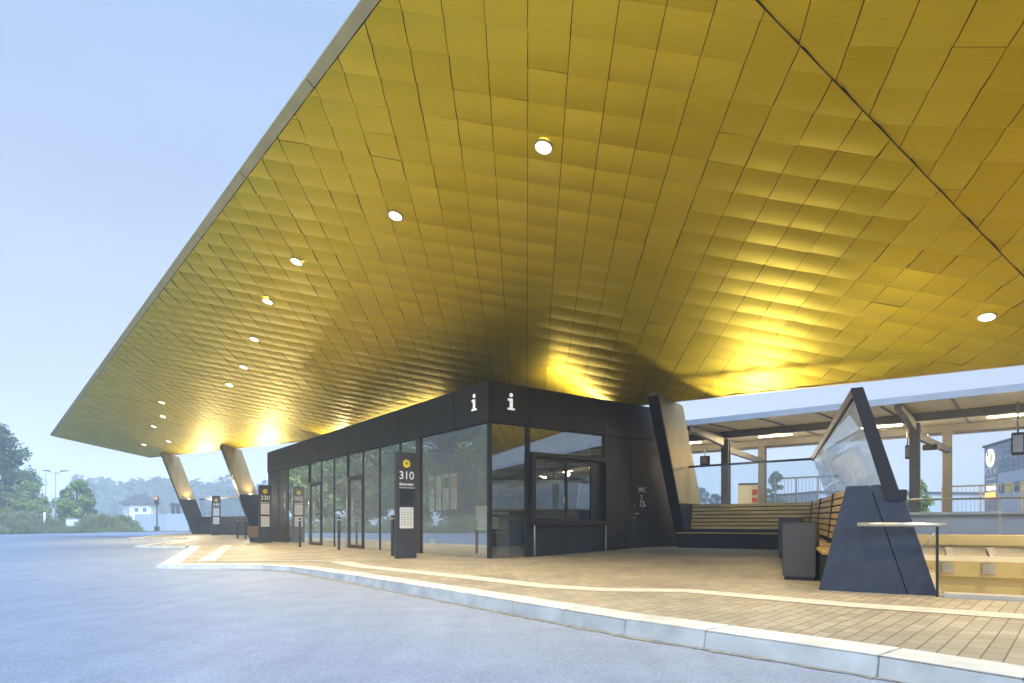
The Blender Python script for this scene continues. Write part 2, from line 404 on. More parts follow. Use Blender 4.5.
gm = MB(); go = offset_poly(KV, -.012); prev = None; rg0 = random.Random(9)
for i in range(2, 12):
    a = go[i]; c_ = go[i+1]; n_ = max(1, int((c_-a).length/.12)); t_ = (c_-a).normalized(); nn0 = Vector((-t_.y, t_.x))
    for k in range(n_+1):
        p = a.lerp(c_, k/n_); w_ = .07 + .05*math.sin(p.x*3.1+p.y*2.3) + rg0.uniform(-.02,.03); q_ = p + nn0*w_
        cur = ((p.x,p.y,rz_(p.x,p.y)+.004), (q_.x,q_.y,rz_(q_.x,q_.y)+.004))
        if prev: gm.face([prev[0], cur[0], cur[1], prev[1]])
        prev = cur
tag(gm.build('gutter_dirt', mat('gutter_dirt', (.21,.19,.16), .9, 0, .4, 14, .4, 60)), 'brownish dirt line gathered along the foot of the kerb', 'gutter', kind='structure')

# pale bands in the paving
bd = MB()
def band(pts, w, dz=.004):
    pts = [Vector(p) for p in pts]
    dense = []
    for a, b in zip(pts[:-1], pts[1:]):
        n = max(1, int((b-a).length/.8))
        dense += [a.lerp(b, k/n) for k in range(n)]
    dense.append(pts[-1])
    l = offset_poly(dense, -w/2); r = offset_poly(dense, w/2)
    for i in range(len(dense)-1):
        dz_ = dz + (.008 if .705*l[i].x+.71*l[i].y > 10.4 else .001)
        bd.face([gpt(l[i],dz_), gpt(l[i+1],dz_), gpt(r[i+1],dz_), gpt(r[i],dz_)])
def gp(px, py):
    z = .17
    for _ in range(8):
        Y = (EYE-z)*F/(py-HY); x, y = at(px, Y); z = gz(x, y)
    return (x, y)
band([gp(340,562), gp(360,566.3), gp(473,578), gp(546,586.4), gp(605,590), gp(684,590.8), gp(850,605), gp(1024,617)], .40)
tip = Vector((-6.75,12.95))
band([gp(205.5,561.6), gp(227.5,545.6)], .34, .004)
band([gp(206,561.6), gp(300,560.9), gp(341,562)], .20, .009)
band([gp(238,556), gp(330,549.5)], .16)
band([gp(250,560), gp(345,556)], .16)
band([gp(166,545.0), gp(196,538.2)], .5, .008)
tag(bd.build('paving_bands', M['band']), 'pale guidance bands laid in the beige paving', 'paving band', kind='structure')

# ------------------------------------------------------------------ roof
CP = 7.6
NA, NB = .213, .178                    # soffit plane: z' = CP - NA x - NB y  (z' over the eye)
def onroof(px, py, d=0):
    r = ray(px, py); Y = (CP-d)/(r.z + NA*r.x + NB); p = r*Y; return Vector((p.x, p.y, p.z+EYE))
nR = Vector((NA, NB, 1)).normalized()
d1 = Vector((.024,1,0)); d1.z = -(NA*d1.x+NB*d1.y); d1.normalize()      # joints run down along this
d2 = d1.cross(nR).normalized()                                          # to the right
O = onroof(527.8, 220)
def ab(p): return Vector(((p-O).dot(d2), (p-O).dot(d1)))
def P3(a, b, down=0): return O + d2*a + d1*b - nR*down
tipP = onroof(50,435); nearP = onroof(362,0)
fe = (nearP-tipP)
frontEnd = tipP + fe*1.30
backA = onroof(690,398); backB = onroof(1024,362)
be = (backB-backA)
endC = onroof(150,457.2)
rightEnd = backA + be*3.1
outer = [ab(p) for p in (tipP, frontEnd, rightEnd, endC)]
area = sum(outer[i].x*outer[(i+1)%4].y-outer[(i+1)%4].x*outer[i].y for i in range(4))
if area < 0: outer.reverse()
def halfplane(a, b):                      # keep left of a->b
    t = (b-a).normalized(); n = Vector((-t.y, t.x)); return (n, n.dot(a))
def clip(pts, hp, off=0):
    n, c = hp; c += off; out = []
    for i in range(len(pts)):
        p, q = pts[i], pts[(i+1)%len(pts)]
        dp, dq = n.dot(p)-c, n.dot(q)-c
        if dp >= 0: out.append(p)
        if (dp >= 0) != (dq >= 0): out.append(p + (q-p)*(dp/(dp-dq)))
    return out
hps = [halfplane(outer[i], outer[(i+1)%4]) for i in range(4)]
ft, fn_ = ab(tipP), ab(nearP)
fi = min(range(4), key=lambda i: abs(hps[i][0].dot(ft)-hps[i][1]) + abs(hps[i][0].dot(fn_)-hps[i][1]))
BANDW = .16
seamA, seamB = ab(onroof(759,0)), ab(onroof(1024,275))
seam = halfplane(seamA, seamB)
left_ref = ab(onroof(500,200))
if seam[0].dot(left_ref) < seam[1]: seam = (-seam[0], -seam[1])
seamR = (-seam[0], -seam[1])
root_roof = empty('station_roof', (0,0,0), 0, 'huge slanting roof with a soffit of shingled gold metal tiles', 'roof')
tb = MB(); uvl = tb.bm.loops.layers.uv.new('UVMap')
S1, S2 = .538, .53
rowb = ab(onroof(437,52.7)).y
def tiles(rot, hp_side, origin):
    ca, sa = math.cos(rot), math.sin(rot)
    def tw(a, b): return Vector((origin.x + a*ca - b*sa, origin.y + a*sa + b*ca))
    rng = random.Random(3)
    for i in range(-90, 90):
        for j in range(-60, 120):
            c = tw((i+.5)*S1, (j+.5)*S2)
            if any(h[0].dot(c)-h[1] < -.6 for h in hps): continue
            if hp_side[0].dot(c)-hp_side[1] < -.6: continue
            rx, ry = rng.gauss(0,.007), rng.gauss(0,.009); base = rng.uniform(0,.004)
            NS = 4; gapx = .0048 + .0085*sstep(1.5, 11, -c.x); vc = {}
            for k in range(NS):
                q = [(i*S1+gapx, (j+k/NS)*S2), ((i+1)*S1-gapx, (j+k/NS)*S2), ((i+1)*S1-gapx, (j+(k+1)/NS)*S2+(-.010 if k==NS-1 else 0)), (i*S1+gapx, (j+(k+1)/NS)*S2+(-.010 if k==NS-1 else 0))]
                qp = [tw(*p) for p in q]
                for h in hps: 
                    if len(qp) < 3: break
                    qp = clip(qp, h, BANDW if h is hps[fi] else .02)
                if len(qp) >= 3: qp = clip(qp, hp_side, .003)
                if len(qp) < 3: continue
                verts = []
                for p in qp:
                    r = p - origin; la = r.x*ca + r.y*sa; lb = -r.x*sa + r.y*ca
                    fa = la/S1 - i - .5; fb_ = lb/S2 - j
                    down = .004 + base + .016*fb_ + .0195*math.sin(math.pi*max(0,min(1,fb_))) + rx*fa + ry*(fb_-.5)
                    key = (round(la,4), round(lb,4))
                    if key not in vc: vc[key] = (tb.bm.verts.new(P3(p.x, p.y, down)), (la, lb))
                    verts.append(vc[key])
                uq = [v for m_, v in enumerate(verts) if v[0] is not verts[m_-1][0]]
                if len(uq) < 3: continue
                verts = uq
                try: f = tb.bm.faces.new([v[0] for v in verts])
                except ValueError: continue
                f.smooth = True
                for lp, v in zip(f.loops, verts): lp[uvl].uv = v[1]
o1 = Vector((0, rowb))
tiles(0, seam, o1)
tiles(R(-9), seamR, seamA)
soff = tb.build('tile_soffit', M['gold'], root_roof)
for p in soff.data.polygons:
    if p.normal.z > 0: p.flip()
# front band in sections with thin joints
fb_ = MB()
n, c = hps[fi]
t = Vector((n.y, -n.x))
a0, a1 = sorted([outer[fi].dot(t), outer[(fi+1)%4].dot(t)])
x = a0
while x < a1:
    x2 = min(x+3.2, a1)
    pts = [n*c + t*(x+.012), n*c + t*(x2-.012)]
    inn = [p + n*(BANDW-.012) for p in pts]
    fb_.hexa([P3(pts[0].x,pts[0].y,-.03), P3(pts[1].x,pts[1].y,-.03), P3(inn[1].x,inn[1].y,.02), P3(inn[0].x,inn[0].y,.02)],
             [P3(pts[0].x,pts[0].y,-.07), P3(pts[1].x,pts[1].y,-.07), P3(inn[1].x,inn[1].y,-.025), P3(inn[0].x,inn[0].y,-.025)])
    x = x2
fb_.build('edge_band', M['gold_band'], root_roof)
sb = MB(); sd = (seamB-seamA).normalized(); sn = Vector((-sd.y, sd.x))
s0, s1_ = seamA - sd*40, seamA + sd*40
qp = [s0 - sn*.0035, s1_ - sn*.0035, s1_ + sn*.0035, s0 + sn*.0035]
for h in hps: qp = clip(qp, h, .03)
sb.hexa([P3(p.x, p.y, .043) for p in qp],[P3(p.x, p.y, .012) for p in qp]); sb.build('expansion_joint', M['black_steel'], root_roof)
trb = MB()
for i in range(4):
    if i == fi: continue
    n_, c_ = hps[i]; a, b_ = outer[i], outer[(i+1)%4]
    a2, b2 = a + n_*.05, b_ + n_*.05
    trb.hexa([P3(a.x,a.y,.052),P3(b_.x,b_.y,.052),P3(b2.x,b2.y,.052),P3(a2.x,a2.y,.052)],[P3(a.x,a.y,-.06),P3(b_.x,b_.y,-.06),P3(b2.x,b2.y,-.06),P3(a2.x,a2.y,-.06)])
trb.build('edge_trim', M['gold_band'], root_roof)
tpb = MB()
cen = sum(outer, Vector((0,0)))/4
low = [P3(p.x, p.y, -.075) for p in outer]
up = []
for p in outer:
    q = p + (cen-p).normalized()*1.6; v = P3(q.x, q.y, -.5); up.append(v)
tpb.hexa(low, up); tpb.build('top_deck', M['soot'], root_roof)

# recessed lamps
LENS = [(544,145),(396,214),(297,260),(268,300),(254.6,338),(244,366),(229.6,384),(162,401.7),(163.3,416),(154,425.8),(144,444),(168.6,440.7),(987,315)]
def spot(name, loc, target, power, size, blend=.6, col=(1,.76,.38), rad=.08, parent=None):
    l = bpy.data.lights.new(name, 'SPOT'); l.energy = power; l.spot_size = R(size); l.spot_blend = blend; l.color = col; l.shadow_soft_size = rad
    o = bpy.data.objects.new(name, l); COL.objects.link(o); o.location = loc
    o.rotation_euler = (Vector(target)-Vector(loc)).to_track_quat('-Z','Y').to_euler()
    if parent: o.parent = parent
    return o
DL = 660
for px, py in LENS:
    p = onroof(px, py)
    b = MB(); k = 28; R0 = .15
    ring = []
    for rr, dn in ((R0, .022), (R0, .058), (R0-.022, .058), (R0-.035, .048)):
        ring.append([b.bm.verts.new(p + d2*rr*math.cos(2*math.pi*q/k) + d1*rr*math.sin(2*math.pi*q/k) - nR*dn) for q in range(k)])
    for ra, rb in zip(ring[:-1], ring[1:]):
        for q in range(k): b.bm.faces.new((ra[q], ra[(q+1)%k], rb[(q+1)%k], rb[q]))
    dlo = b.build('downlight', M['gold_band'], root_roof, True)
    b = MB(); b.face([p + d2*(R0-.03)*math.cos(2*math.pi*q/k) + d1*(R0-.03)*math.sin(2*math.pi*q/k) - nR*.0485 for q in range(k)])
    b.build('lens', M['lens'], dlo)
    spot('downlight_beam', p - Vector((0,0,.1)), p - Vector((0,0,3)), DL, 112, .9, rad=.12)
# further lamps of the same kind where the roof runs on out of the frame, to the right and overhead
for px, py in ((700,-160),(1250,230),(1150,60)):
    p = onroof(px, py)
    spot('downlight_beam', p - Vector((0,0,.1)), p - Vector((0,0,3)), DL, 112, .9, rad=.12)

# ------------------------------------------------------------------ pillars
LEAN = .303
def pillar(name, top, label, floor, split, h_up=0, LEAN=LEAN):
    # top: upper corner (on the -v face, far side); the slab is 1.0 m along v and .34 m along u and leans outwards
    root = empty(name, (top.x, top.y, 0), KROT, label, 'roof pillar', 'slanted pillars carrying the gold roof')
    # local x = v, y = u ; near side y = -.34
    z1 = top.z + h_up
    def xs(z): return (top.z - z)*LEAN
    def seg(z0, z1, w0=1.0, grow=0, tilt=True):
        b = MB()
        def pt(x, y, z): return (x, y, z)
        lo = [(xs(z0)-grow,-.34-grow), (xs(z0)+w0+grow,-.34-grow), (xs(z0)+w0+grow,grow), (xs(z0)-grow,grow)]
        hi = [(xs(z1)-grow,-.34-grow), (xs(z1)+w0+grow,-.34-grow), (xs(z1)+w0+grow,grow), (xs(z1)-grow,grow)]
        zt = []
        for x, y in hi:
            if tilt:
                wp = Vector((top.x, top.y, 0)) + V*x + U*y
                zt.append(CP - NA*wp.x - NB*wp.y + EYE - .035)
            else: zt.append(z1)
        b.hexa([(x,y,z0) for x,y in lo], [(xs(z)+ (x-xs(z1)), y, z) for (x,y), z in zip(hi, zt)])
        return b
    seg(split, z1).bevel(.012).build('upper_cladding', M['bronze'], root)
    seg(floor-.15, split-.004, 1.0, .012, False).bevel(.012).build('lower_base', M['black_steel'], root)
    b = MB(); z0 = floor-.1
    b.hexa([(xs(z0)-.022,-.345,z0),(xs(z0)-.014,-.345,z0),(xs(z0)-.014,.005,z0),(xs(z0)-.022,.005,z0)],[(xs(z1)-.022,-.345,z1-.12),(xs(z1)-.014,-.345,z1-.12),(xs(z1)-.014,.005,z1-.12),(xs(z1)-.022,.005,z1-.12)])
    b.build('shade_plate', M['black_steel'], root)  # added black sheet: paints the shade on the leaning outer face
    return root
pt1 = onroof(160.5,452); pt2 = onroof(220,444); pt4 = onroof(648,392.4)
p3xy = C0 + U*19.25 + V*2.05
pt3 = Vector((p3xy.x, p3xy.y, CP-NA*p3xy.x-NB*p3xy.y+EYE))
def foot(t, fl): return t + V*LEAN*(t.z-fl)
f1 = gz(*(foot(pt1,.3).xy)); f2 = gz(*(foot(pt2,.3).xy)); f4 = gz(*(foot(pt4,.3).xy))
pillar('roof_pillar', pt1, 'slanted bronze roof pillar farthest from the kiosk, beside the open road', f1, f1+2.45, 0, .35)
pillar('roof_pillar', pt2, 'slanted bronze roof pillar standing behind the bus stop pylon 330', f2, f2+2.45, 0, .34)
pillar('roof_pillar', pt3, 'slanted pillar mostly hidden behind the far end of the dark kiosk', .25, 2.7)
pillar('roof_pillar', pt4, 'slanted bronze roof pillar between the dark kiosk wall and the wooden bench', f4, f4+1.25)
# ledge uplights of the pillars: graze the cladding and throw the bright patches on the soffit
def uplight(name, loc, target, power, size, label, blend=.35, rad=.06, rz=KROT, col=(1,.86,.55)):
    b = MB(); b.box(-.09,.09,-.07,.07,0,.10); b.bevel(.012)
    o = b.build(name, M['black_steel']); o.location = loc; o.rotation_euler = (0,0,rz)
    tag(o, label, 'uplight', 'uplights washing the gold soffit')
    b = MB(); b.box(-.07,.07,-.05,.05,.101,.108); b.build('lens', M['lens'], o)
    spot('uplight_beam', Vector(loc)+Vector((0,0,.14)), target, power, size, blend, col, rad)
def rp(px, py): return onroof(px, py)
ULP = 760
for tp, fl, tgt, nm in ((pt1, f1, (207,436), 'small uplight on the ledge of the farthest roof pillar'), (pt2, f2, (238,424), 'small uplight on the ledge of the pillar behind pylon 330')):
    base = tp + V*((.35*(tp.z-fl-2.45))+.55) - U*.50
    gr = tp + V*(.35*(tp.z-fl-2.45)+.62) - U*.62; g2 = tp + V*(.35*(tp.z-fl-4.0)+.5) - U*.34
    spot('ledge_glow', (gr.x,gr.y,fl+2.42), (g2.x,g2.y,fl+4.0), 75, 100, 1.0, (1,.76,.38), .05)
    uplight('uplight', (base.x, base.y, fl+2.36), rp(*tgt), ULP, 135, nm, 1.0)
KH = 4.40
p6 = W(.42, 5.2)  # added lamp, hidden from view, brightens the soffit on the right
uplight('uplight', (p6[0], p6[1], 1.36), rp(880,368), 120, 135, 'added unseen uplight behind the windbreak back, brightening the right part of the soffit', 1.0, .08, WROT)
def strip_up(u0, v0, u1, v1, power, label):
    a = C0 + U*u0 + V*v0; c = C0 + U*u1 + V*v1; L = (c-a).length; m_ = (a+c)/2
    b = MB(); b.box(-L/2,L/2,-.07,.07,0,.06); b.bevel(.01)
    o = b.build('strip_uplight', M['black_steel']); o.location = (m_.x, m_.y, KH+.004); rz = math.atan2((c-a).y, (c-a).x); o.rotation_euler = (0,0,rz)
    tag(o, label, 'uplight', 'linear uplights lying on the kiosk roof')
    b = MB(); b.box(-L/2+.03,L/2-.03,-.05,.05,.061,.066); b.build('lens', M['lens'], o)
    l = bpy.data.lights.new('strip_light', 'AREA'); l.shape = 'RECTANGLE'; l.size = L; l.size_y = .08; l.energy = power; l.color = (1,.84,.50)
    lo = bpy.data.objects.new('strip_light', l); COL.objects.link(lo); lo.location = (m_.x, m_.y, KH+.09); lo.rotation_euler = (R(180),0,rz)
strip_up(1.2, 2.7, 1.2, 5.5, 21, 'linear uplight on the kiosk roof along its short glazed side')
strip_up(7.5, 2.7, 15.0, 2.7, 34, 'linear uplight on the kiosk roof along its long glazed side')
p = C0 + U*16.3 + V*2.6
uplight('uplight', (p.x, p.y, KH+.004), rp(292,414), 520, 110, 'small uplight on the far half of the kiosk roof', .9)
pw_ = pt4 + V*2.3 - U*.35
spot4 = Vector((*W(-3.1, 10.0), 1.50))
uplight('uplight', (spot4.x, spot4.y, 1.40), rp(768,335), 560, 66, 'small uplight behind the bench back beside the near roof pillar', .25)

# ------------------------------------------------------------------ kiosk
kz = empty('station_kiosk', (C0.x, C0.y, 0), KROT, 'long dark flat-roofed station kiosk with a glazed front and white letter i signs', 'kiosk')
LU, LV = 18.5, 7.1
FZ0, FZ1 = 3.44, KH
G0 = .17
# fascia panels with thin joints (long side joints follow the mullions)
fa = MB()
js = [-.03] + [tl(x) for x in (456,418.5,399,363,347.5,320.5,308.5)] + [tl(287), LU]
for a, b_ in zip(js[:-1], js[1:]): fa.box(-.04, .06, a+.008, b_-.008, FZ0, FZ1)
js = [.066] + [tr(x) for x in (527.5,603)] + [LV]
for a, b_ in zip(js[:-1], js[1:]): fa.box(a+.008, b_-.008, -.04, .06, FZ0, FZ1)
fa.bevel(.004, 1).build('fascia', M['dark_panel'], kz)
b = MB(); b.box(.062,LV-.01,.062,LU-.01,FZ0+.02,KH-.06); b.build('roof', M['dark_panel'], kz)
b = MB(); b.box(.0,.07,.0,.07,0,FZ0-.002); b.build('corner_post', M['black_steel'], kz)
b = MB(); b.box(LV-.1,LV,.1,LU,0,FZ0+.018); b.box(.1,LV-.1,LU-.1,LU,0,FZ0+.018); b.build('rear_wall', M['dark_panel'], kz)
b = MB(); b.box(.09,LV-.11,.09,LU-.11,.14,.172); b.build('floor', M['floor_in'], kz)
b = MB(); b.box(3.4,3.5,.2,LU-.2,.175,FZ0); b.box(.1,3.4,6.3,6.4,.175,FZ0); b.build('inner_partition', M['facade_grey'], kz)
b = MB(); b.box(1.0,3.3,.55,1.1,.175,1.15); b.box(.95,3.35,.45,1.15,1.152,1.19); b.bevel(.008).build('sales_desk', M['facade_grey'], kz)
b = MB()
for k in range(5): b.box(2.95,3.36,2.0,5.6,.4+k*.5,.43+k*.5)
for k in range(4):
    for q in range(14): b.box(3.02,3.25,2.08+q*.25,2.08+q*.25+random.uniform(.1,.2),.43+k*.5,.43+k*.5+random.uniform(.15,.33))
b.build('shelving', M['wood'], kz)

def window_bay(u0, u1, z0, z1, fr=.03, frm='black_steel', name='window', gm='glass'):
    b = MB()
    b.box(.012,.075,u0,u0+fr,z0,z1); b.box(.012,.075,u1-fr,u1,z0,z1); b.box(.012,.075,u0+fr,u1-fr,z0,z0+fr); b.box(.012,.075,u0+fr,u1-fr,z1-fr,z1)
    w = b.build(name, M[frm], kz)
    b = MB(); b.box(.035,.047,u0+fr,u1-fr,z0+fr,z1-fr); b.build('pane', M[gm], w)
    return w
ZT = FZ0-.004
def door_bay(u0, u1, ztop):
    b = MB(); f = .09
    b.box(.0,.085,u0,u0+f,G0-.02,ztop); b.box(.0,.085,u1-f,u1,G0-.02,ztop); b.box(.0,.085,u0+f,u1-f,ztop-.11,ztop); b.box(.0,.085,u0+f,u1-f,G0-.02,G0+.13)
    d = b.bevel(.004,1).build('door', M['brown_frame'], kz)
    b = MB(); b.box(.035,.047,u0+f,u1-f,G0+.13,ztop-.11); b.build('pane', M['glass'], d)
    b = MB(); b.tube([(-.06,u1-.05,G0+.75),(-.06,u1-.05,G0+1.75)],.016); b.tube([(-.06,u1-.05,G0+.85),(0,u1-.05,G0+.85)],.01); b.tube([(-.06,u1-.05,G0+1.65),(0,u1-.05,G0+1.65)],.01)
    b.build('handle', M['steel'], d, True)
    b = MB(); b.box(-.03,.012,u1+.002,u1+.05,G0-.02,ztop+.02); b.build('door_edge', M['steel'], d)
    window_bay(u0, u1, ztop+.004, ZT, .03, 'brown_frame', 'transom_window')
window_bay(.072, tl(420.5), G0-.03, ZT)
b = MB(); b.box(-.01,.1,tl(420.5)+.002,tl(416),G0-.03,ZT); b.build('mullion', M['brown_frame'], kz)
window_bay(tl(416)+.002, tl(399.5), G0-.03, ZT)
window_bay(tl(399.5)+.002, tl(379), G0-.03, ZT)
window_bay(tl(379)+.002, tl(362.5), G0-.03, ZT)
door_bay(tl(362.5)+.004, tl(348), 2.62)
window_bay(tl(347)+.002, tl(333.5), G0-.03, ZT)
window_bay(tl(333.5)+.002, tl(320.8), G0-.03, ZT)
door_bay(tl(320.8)+.004, tl(309.8), 2.62)
window_bay(tl(308.5)+.002, tl(287.5), G0-.03, ZT)
# closed end with a flush toilet door
ue = tl(287.5)+.002; um = tl(279)
b = MB(); b.box(.0,.08,um+.12,LU,0,ZT); b.build('wall', M['dark_panel'], kz)
b = MB(); b.box(.006,.08,ue,um+.112,G0-.01,ZT); dr = b.bevel(.004,1).build('door', M['brown_frame'], kz)
b = MB(); b.tube([(-.03,ue+.15,G0+1.02),(-.03,ue+.3,G0+1.02)],.014); b.tube([(-.03,ue+.15,G0+1.02),(.01,ue+.15,G0+1.02)],.012); b.build('handle', M['steel'], dr, True)
def pict(parent, mk, c, female):            # mk(dx, dz) -> point on the door surface
    b = MB()
    def disc(cx, cz, r): b.face([mk(c[0]+cx+r*math.cos(2*math.pi*k/14), c[1]+cz+r*math.sin(2*math.pi*k/14)) for k in range(14)])
    disc(0,.13,.045)
    if female: b.face([mk(c[0]+x_, c[1]+z_) for x_, z_ in ((-.04,.07),(.04,.07),(.10,-.08),(-.10,-.08))])
    else: b.face([mk(c[0]+x_, c[1]+z_) for x_, z_ in ((-.07,.07),(.07,.07),(.07,-.08),(-.07,-.08))])
    b.face([mk(c[0]+x_, c[1]+z_) for x_, z_ in ((-.05,-.082),(-.01,-.082),(-.01,-.2),(-.05,-.2))])
    b.face([mk(c[0]+x_, c[1]+z_) for x_, z_ in ((.01,-.082),(.05,-.082),(.05,-.2),(.01,-.2))])
    b.build('pictogram', M['white_paint'], parent)
for k, fm in ((0,True),(1,False)):
    pict(dr, lambda dx, dz: (.003, ue+.42-dx, dz), (0, 2.28-k*.42), fm)

# short facade
T1, T2 = tr(528), tr(604)
def window_short(v0, v1, z0, z1, y0=.012, fr=.03, frm='black_steel', name='window', parent=None):
    b = MB()
    b.box(v0,v0+fr,y0,y0+.06,z0,z1); b.box(v1-fr,v1,y0,y0+.06,z0,z1); b.box(v0+fr,v1-fr,y0,y0+.06,z0,z0+fr); b.box(v0+fr,v1-fr,y0,y0+.06,z1-fr,z1)
    w = b.build(name, M[frm], parent or kz)
    b = MB(); b.box(v0+fr,v1-fr,y0+.025,y0+.037,z0+fr,z1-fr); b.build('pane', M['glass_side'], w)
    return w
window_short(.072, T1-.03, G0-.03, ZT)
b = MB(); b.box(T1-.028,T1+.05,-.02,.09,0,ZT); b.build('mullion', M['black_steel'], kz)
window_short(T1+.052, T2, 2.78, ZT, .012)
# ticket window: a box frame standing out from the wall
BX0, BX1, BZ0, BZ1 = T1+.052, T2+.02, .97, 2.775
b = MB(); D0 = -.15
b.box(BX0,BX0+.09,D0,.0,BZ0,BZ1); b.box(BX1-.07,BX1,D0,.0,BZ0,BZ1); b.box(BX0+.09,BX1-.07,D0,.0,BZ1-.09,BZ1); b.box(BX0+.09,BX1-.07,D0-.06,.0,BZ0,BZ0+.11)
sw = b.bevel(.006,1).build('service_window', M['dark_panel'], kz)
wx0, wx1 = BX0+.12, BX1-.50; wm = (wx0*.44+wx1*.56)
for a, c_ in ((wx0, wm-.03),(wm+.03, wx1)):
    b = MB(); b.box(a,c_,.03,.042,BZ0+.17,BZ1-.16); b.build('pane', M['glass_side'], sw)
b = MB()
b.box(BX0+.09,wx0,.0,.07,BZ0+.11,BZ1-.09); b.box(wm-.03,wm+.03,.0,.07,BZ0+.17,BZ1-.16); b.box(wx1,BX1-.07,.0,.07,BZ0+.11,BZ1-.09)
b.box(wx0,wx1,.0,.07,BZ0+.11,BZ0+.17); b.box(wx0,wx1,.0,.07,BZ1-.16,BZ1-.09)
b.build('window_frame', M['black_steel'], sw)
b = MB(); b.tube([(wm-.10,-.02,1.50),(wm-.10,-.02,1.72)],.014); b.build('handle', M['steel'], sw, True)
b = MB(); b.box(T1+.052,T2+.02,.03,.09,0,BZ0-.002); b.build('lower_panel', M['black_steel'], kz)
for x_ in (T1+.10, T2-.07):
    b = MB(); b.tube([(x_,-.14,.12),(x_,-.14,BZ0)],.022); b.build('counter_leg', M['grey_metal'], kz, True)
b = MB(); b.box(T2+.024,tr(632)-.003,.0,.08,0,FZ0-.006); b.box(tr(660)+.003,LV,.0,.08,0,FZ0-.006); b.box(tr(632)-.003,tr(660)+.003,.0,.08,2.95,FZ0-.006); b.bevel(.003,1).build('wall', M['dark_panel'], kz)
D1, D2 = tr(632)+.003, tr(660)-.003
b = MB(); b.box(D1,D2,.002,.08,.12,2.944); dr2 = b.bevel(.003,1).build('door', M['dark_panel'], kz)
b = MB(); hz = 1.30
b.tube([(D1+.09,-.05,hz),(D1+.22,-.05,hz)],.014); b.tube([(D1+.09,-.05,hz),(D1+.09,.0,hz)],.014)
b.build('handle', M['steel'], dr2)
for dz in (.22,-.12,-.24):
    b = MB(); b.disc((D1+.09,-.004,hz+dz),(0,1,0),.022); b.build('lock', M['steel'], dr2)
text_mesh('lettering', 'WC', .19, M['white_paint'], dr2, frame((D1+.42,-.002,1.98),(1,0,0),(0,0,1)), .002, bold=.004)
b = MB()
def arcpts(cx, cz, r, a0, a1, n=12): return [(cx+r*math.cos(R(a0+(a1-a0)*k/n)), 0, cz+r*math.sin(R(a0+(a1-a0)*k/n))) for k in range(n+1)]
wcx, wcz = D1+.42, 1.62
b.tube([(x_,-.004,z_) for x_,_,z_ in arcpts(wcx,wcz-.03,.085,-250,60)], .012, 6)
b.tube([(wcx-.03,-.004,wcz+.16),(wcx-.02,-.004,wcz),(wcx+.07,-.004,wcz-.01),(wcx+.12,-.004,wcz-.12)], .014, 6)
b.disc((wcx-.03,-.004,wcz+.2),(0,1,0),.028,12,.006)
b.build('wheelchair_pictogram', M['white_paint'], dr2)
# slab-serif letter i, one on each side of the corner
def letter_i(mk):
    b = MB(); s = .44
    def rect(x0,x1,z0,z1):
        b.hexa([mk(x0*s,z0*s,0),mk(x1*s,z0*s,0),mk(x1*s,z1*s,0),mk(x0*s,z1*s,0)],[mk(x0*s,z0*s,.02),mk(x1*s,z0*s,.02),mk(x1*s,z1*s,.02),mk(x0*s,z1*s,.02)])
    rect(-.09,.09,.10,.50); rect(-.22,-.09,.50,.62); rect(-.09,.09,.50,.62); rect(-.24,.24,0,.10)
    n = 20
    c = [(.11*math.cos(2*math.pi*k/n)*s, (.82+.11*math.sin(2*math.pi*k/n))*s) for k in range(n)]
    b.hexa([mk(x_,z_,0) for x_,z_ in c],[mk(x_,z_,.02) for x_,z_ in c])
    return b.build('letter_i', M['letter_lit'], kz)
letter_i(lambda x_, z_, d: (-.041-d, tl(475.8)-x_, 3.77+z_))
letter_i(lambda x_, z_, d: (tr(510)+x_, -.041-d, 3.77+z_))

# paper notices and stickers on the panes
def kloc(u, v, z): p = C0 + U*u + V*v; return (p.x, p.y, z)
def notice(u0, u1, z0, z1, label, m='paper', extra=None, side='long', cat='notice'):
    root = MB()
    if side == 'long': root.box(.053,.056,u0,u1,z0,z1)
    else: root.box(u0,u1,.053,.056,z0,z1)
    o = root.build('paper_notice', M[m]); o.location = C0; o.rotation_euler = (0,0,KROT)
    tag(o, label, cat, 'papers taped to the kiosk glass')
    b = MB()
    nl = max(2, int((z1-z0)/.05))
    for k in range(nl):
        z = z1-.05-(z1-z0-.08)*k/nl; w = random.uniform(.6,.95)
        if side == 'long': b.box(.0515,.0525,u1-.02-(u1-u0-.04)*w,u1-.02,z-.006,z+.004)
        else: b.box(u0+.02,u0+.02+(u1-u0-.04)*w,.0515,.0525,z-.006,z+.004)
    b.build('printed_lines', M['bin_grey'], o)
    if extra:
        b = MB()
        if side == 'long': b.box(.0500,.0512,u0+.02,u1-.02,z1-.36,z1-.08)
        else: b.box(u0+.02,u1-.02,.0500,.0512,z1-.36,z1-.08)
        b.build('coloured_print', M[extra], o)
def zl(px, py): u = tl(px); Y = (C0+U*u).y; return EYE + (HY-py)/F*Y
for i, (a, c_, lab, ex) in enumerate(((427.5,432.5,'long white timetable strip on the corner glass nearest the brown mullion','wood'),(434.3,439.2,'long plain white timetable strip, second from the brown mullion',None),
     (441,447,'white timetable strip with coloured picture print, third from the brown mullion','leaf_mid'),(448.7,455,'white timetable strip with coloured print nearest the glass corner','wood'))):
    notice(tl(c_), tl(a), zl(440,509.5), zl(440,475), lab, extra=ex)
notice(tl(487), tl(474), zl(480,530), zl(480,506), 'large pale poster sheet on the front glass beside the kiosk corner')
notice(tl(433), tl(428), zl(430,544), zl(430,539), 'small yellow sticker low on the corner glass', 'yellow')
notice(tr(492.5), tr(499.5), EYE-4/F*15.3, EYE+8/F*15.3, 'pale round-edged poster on the narrow pane at the kiosk corner', side='short')
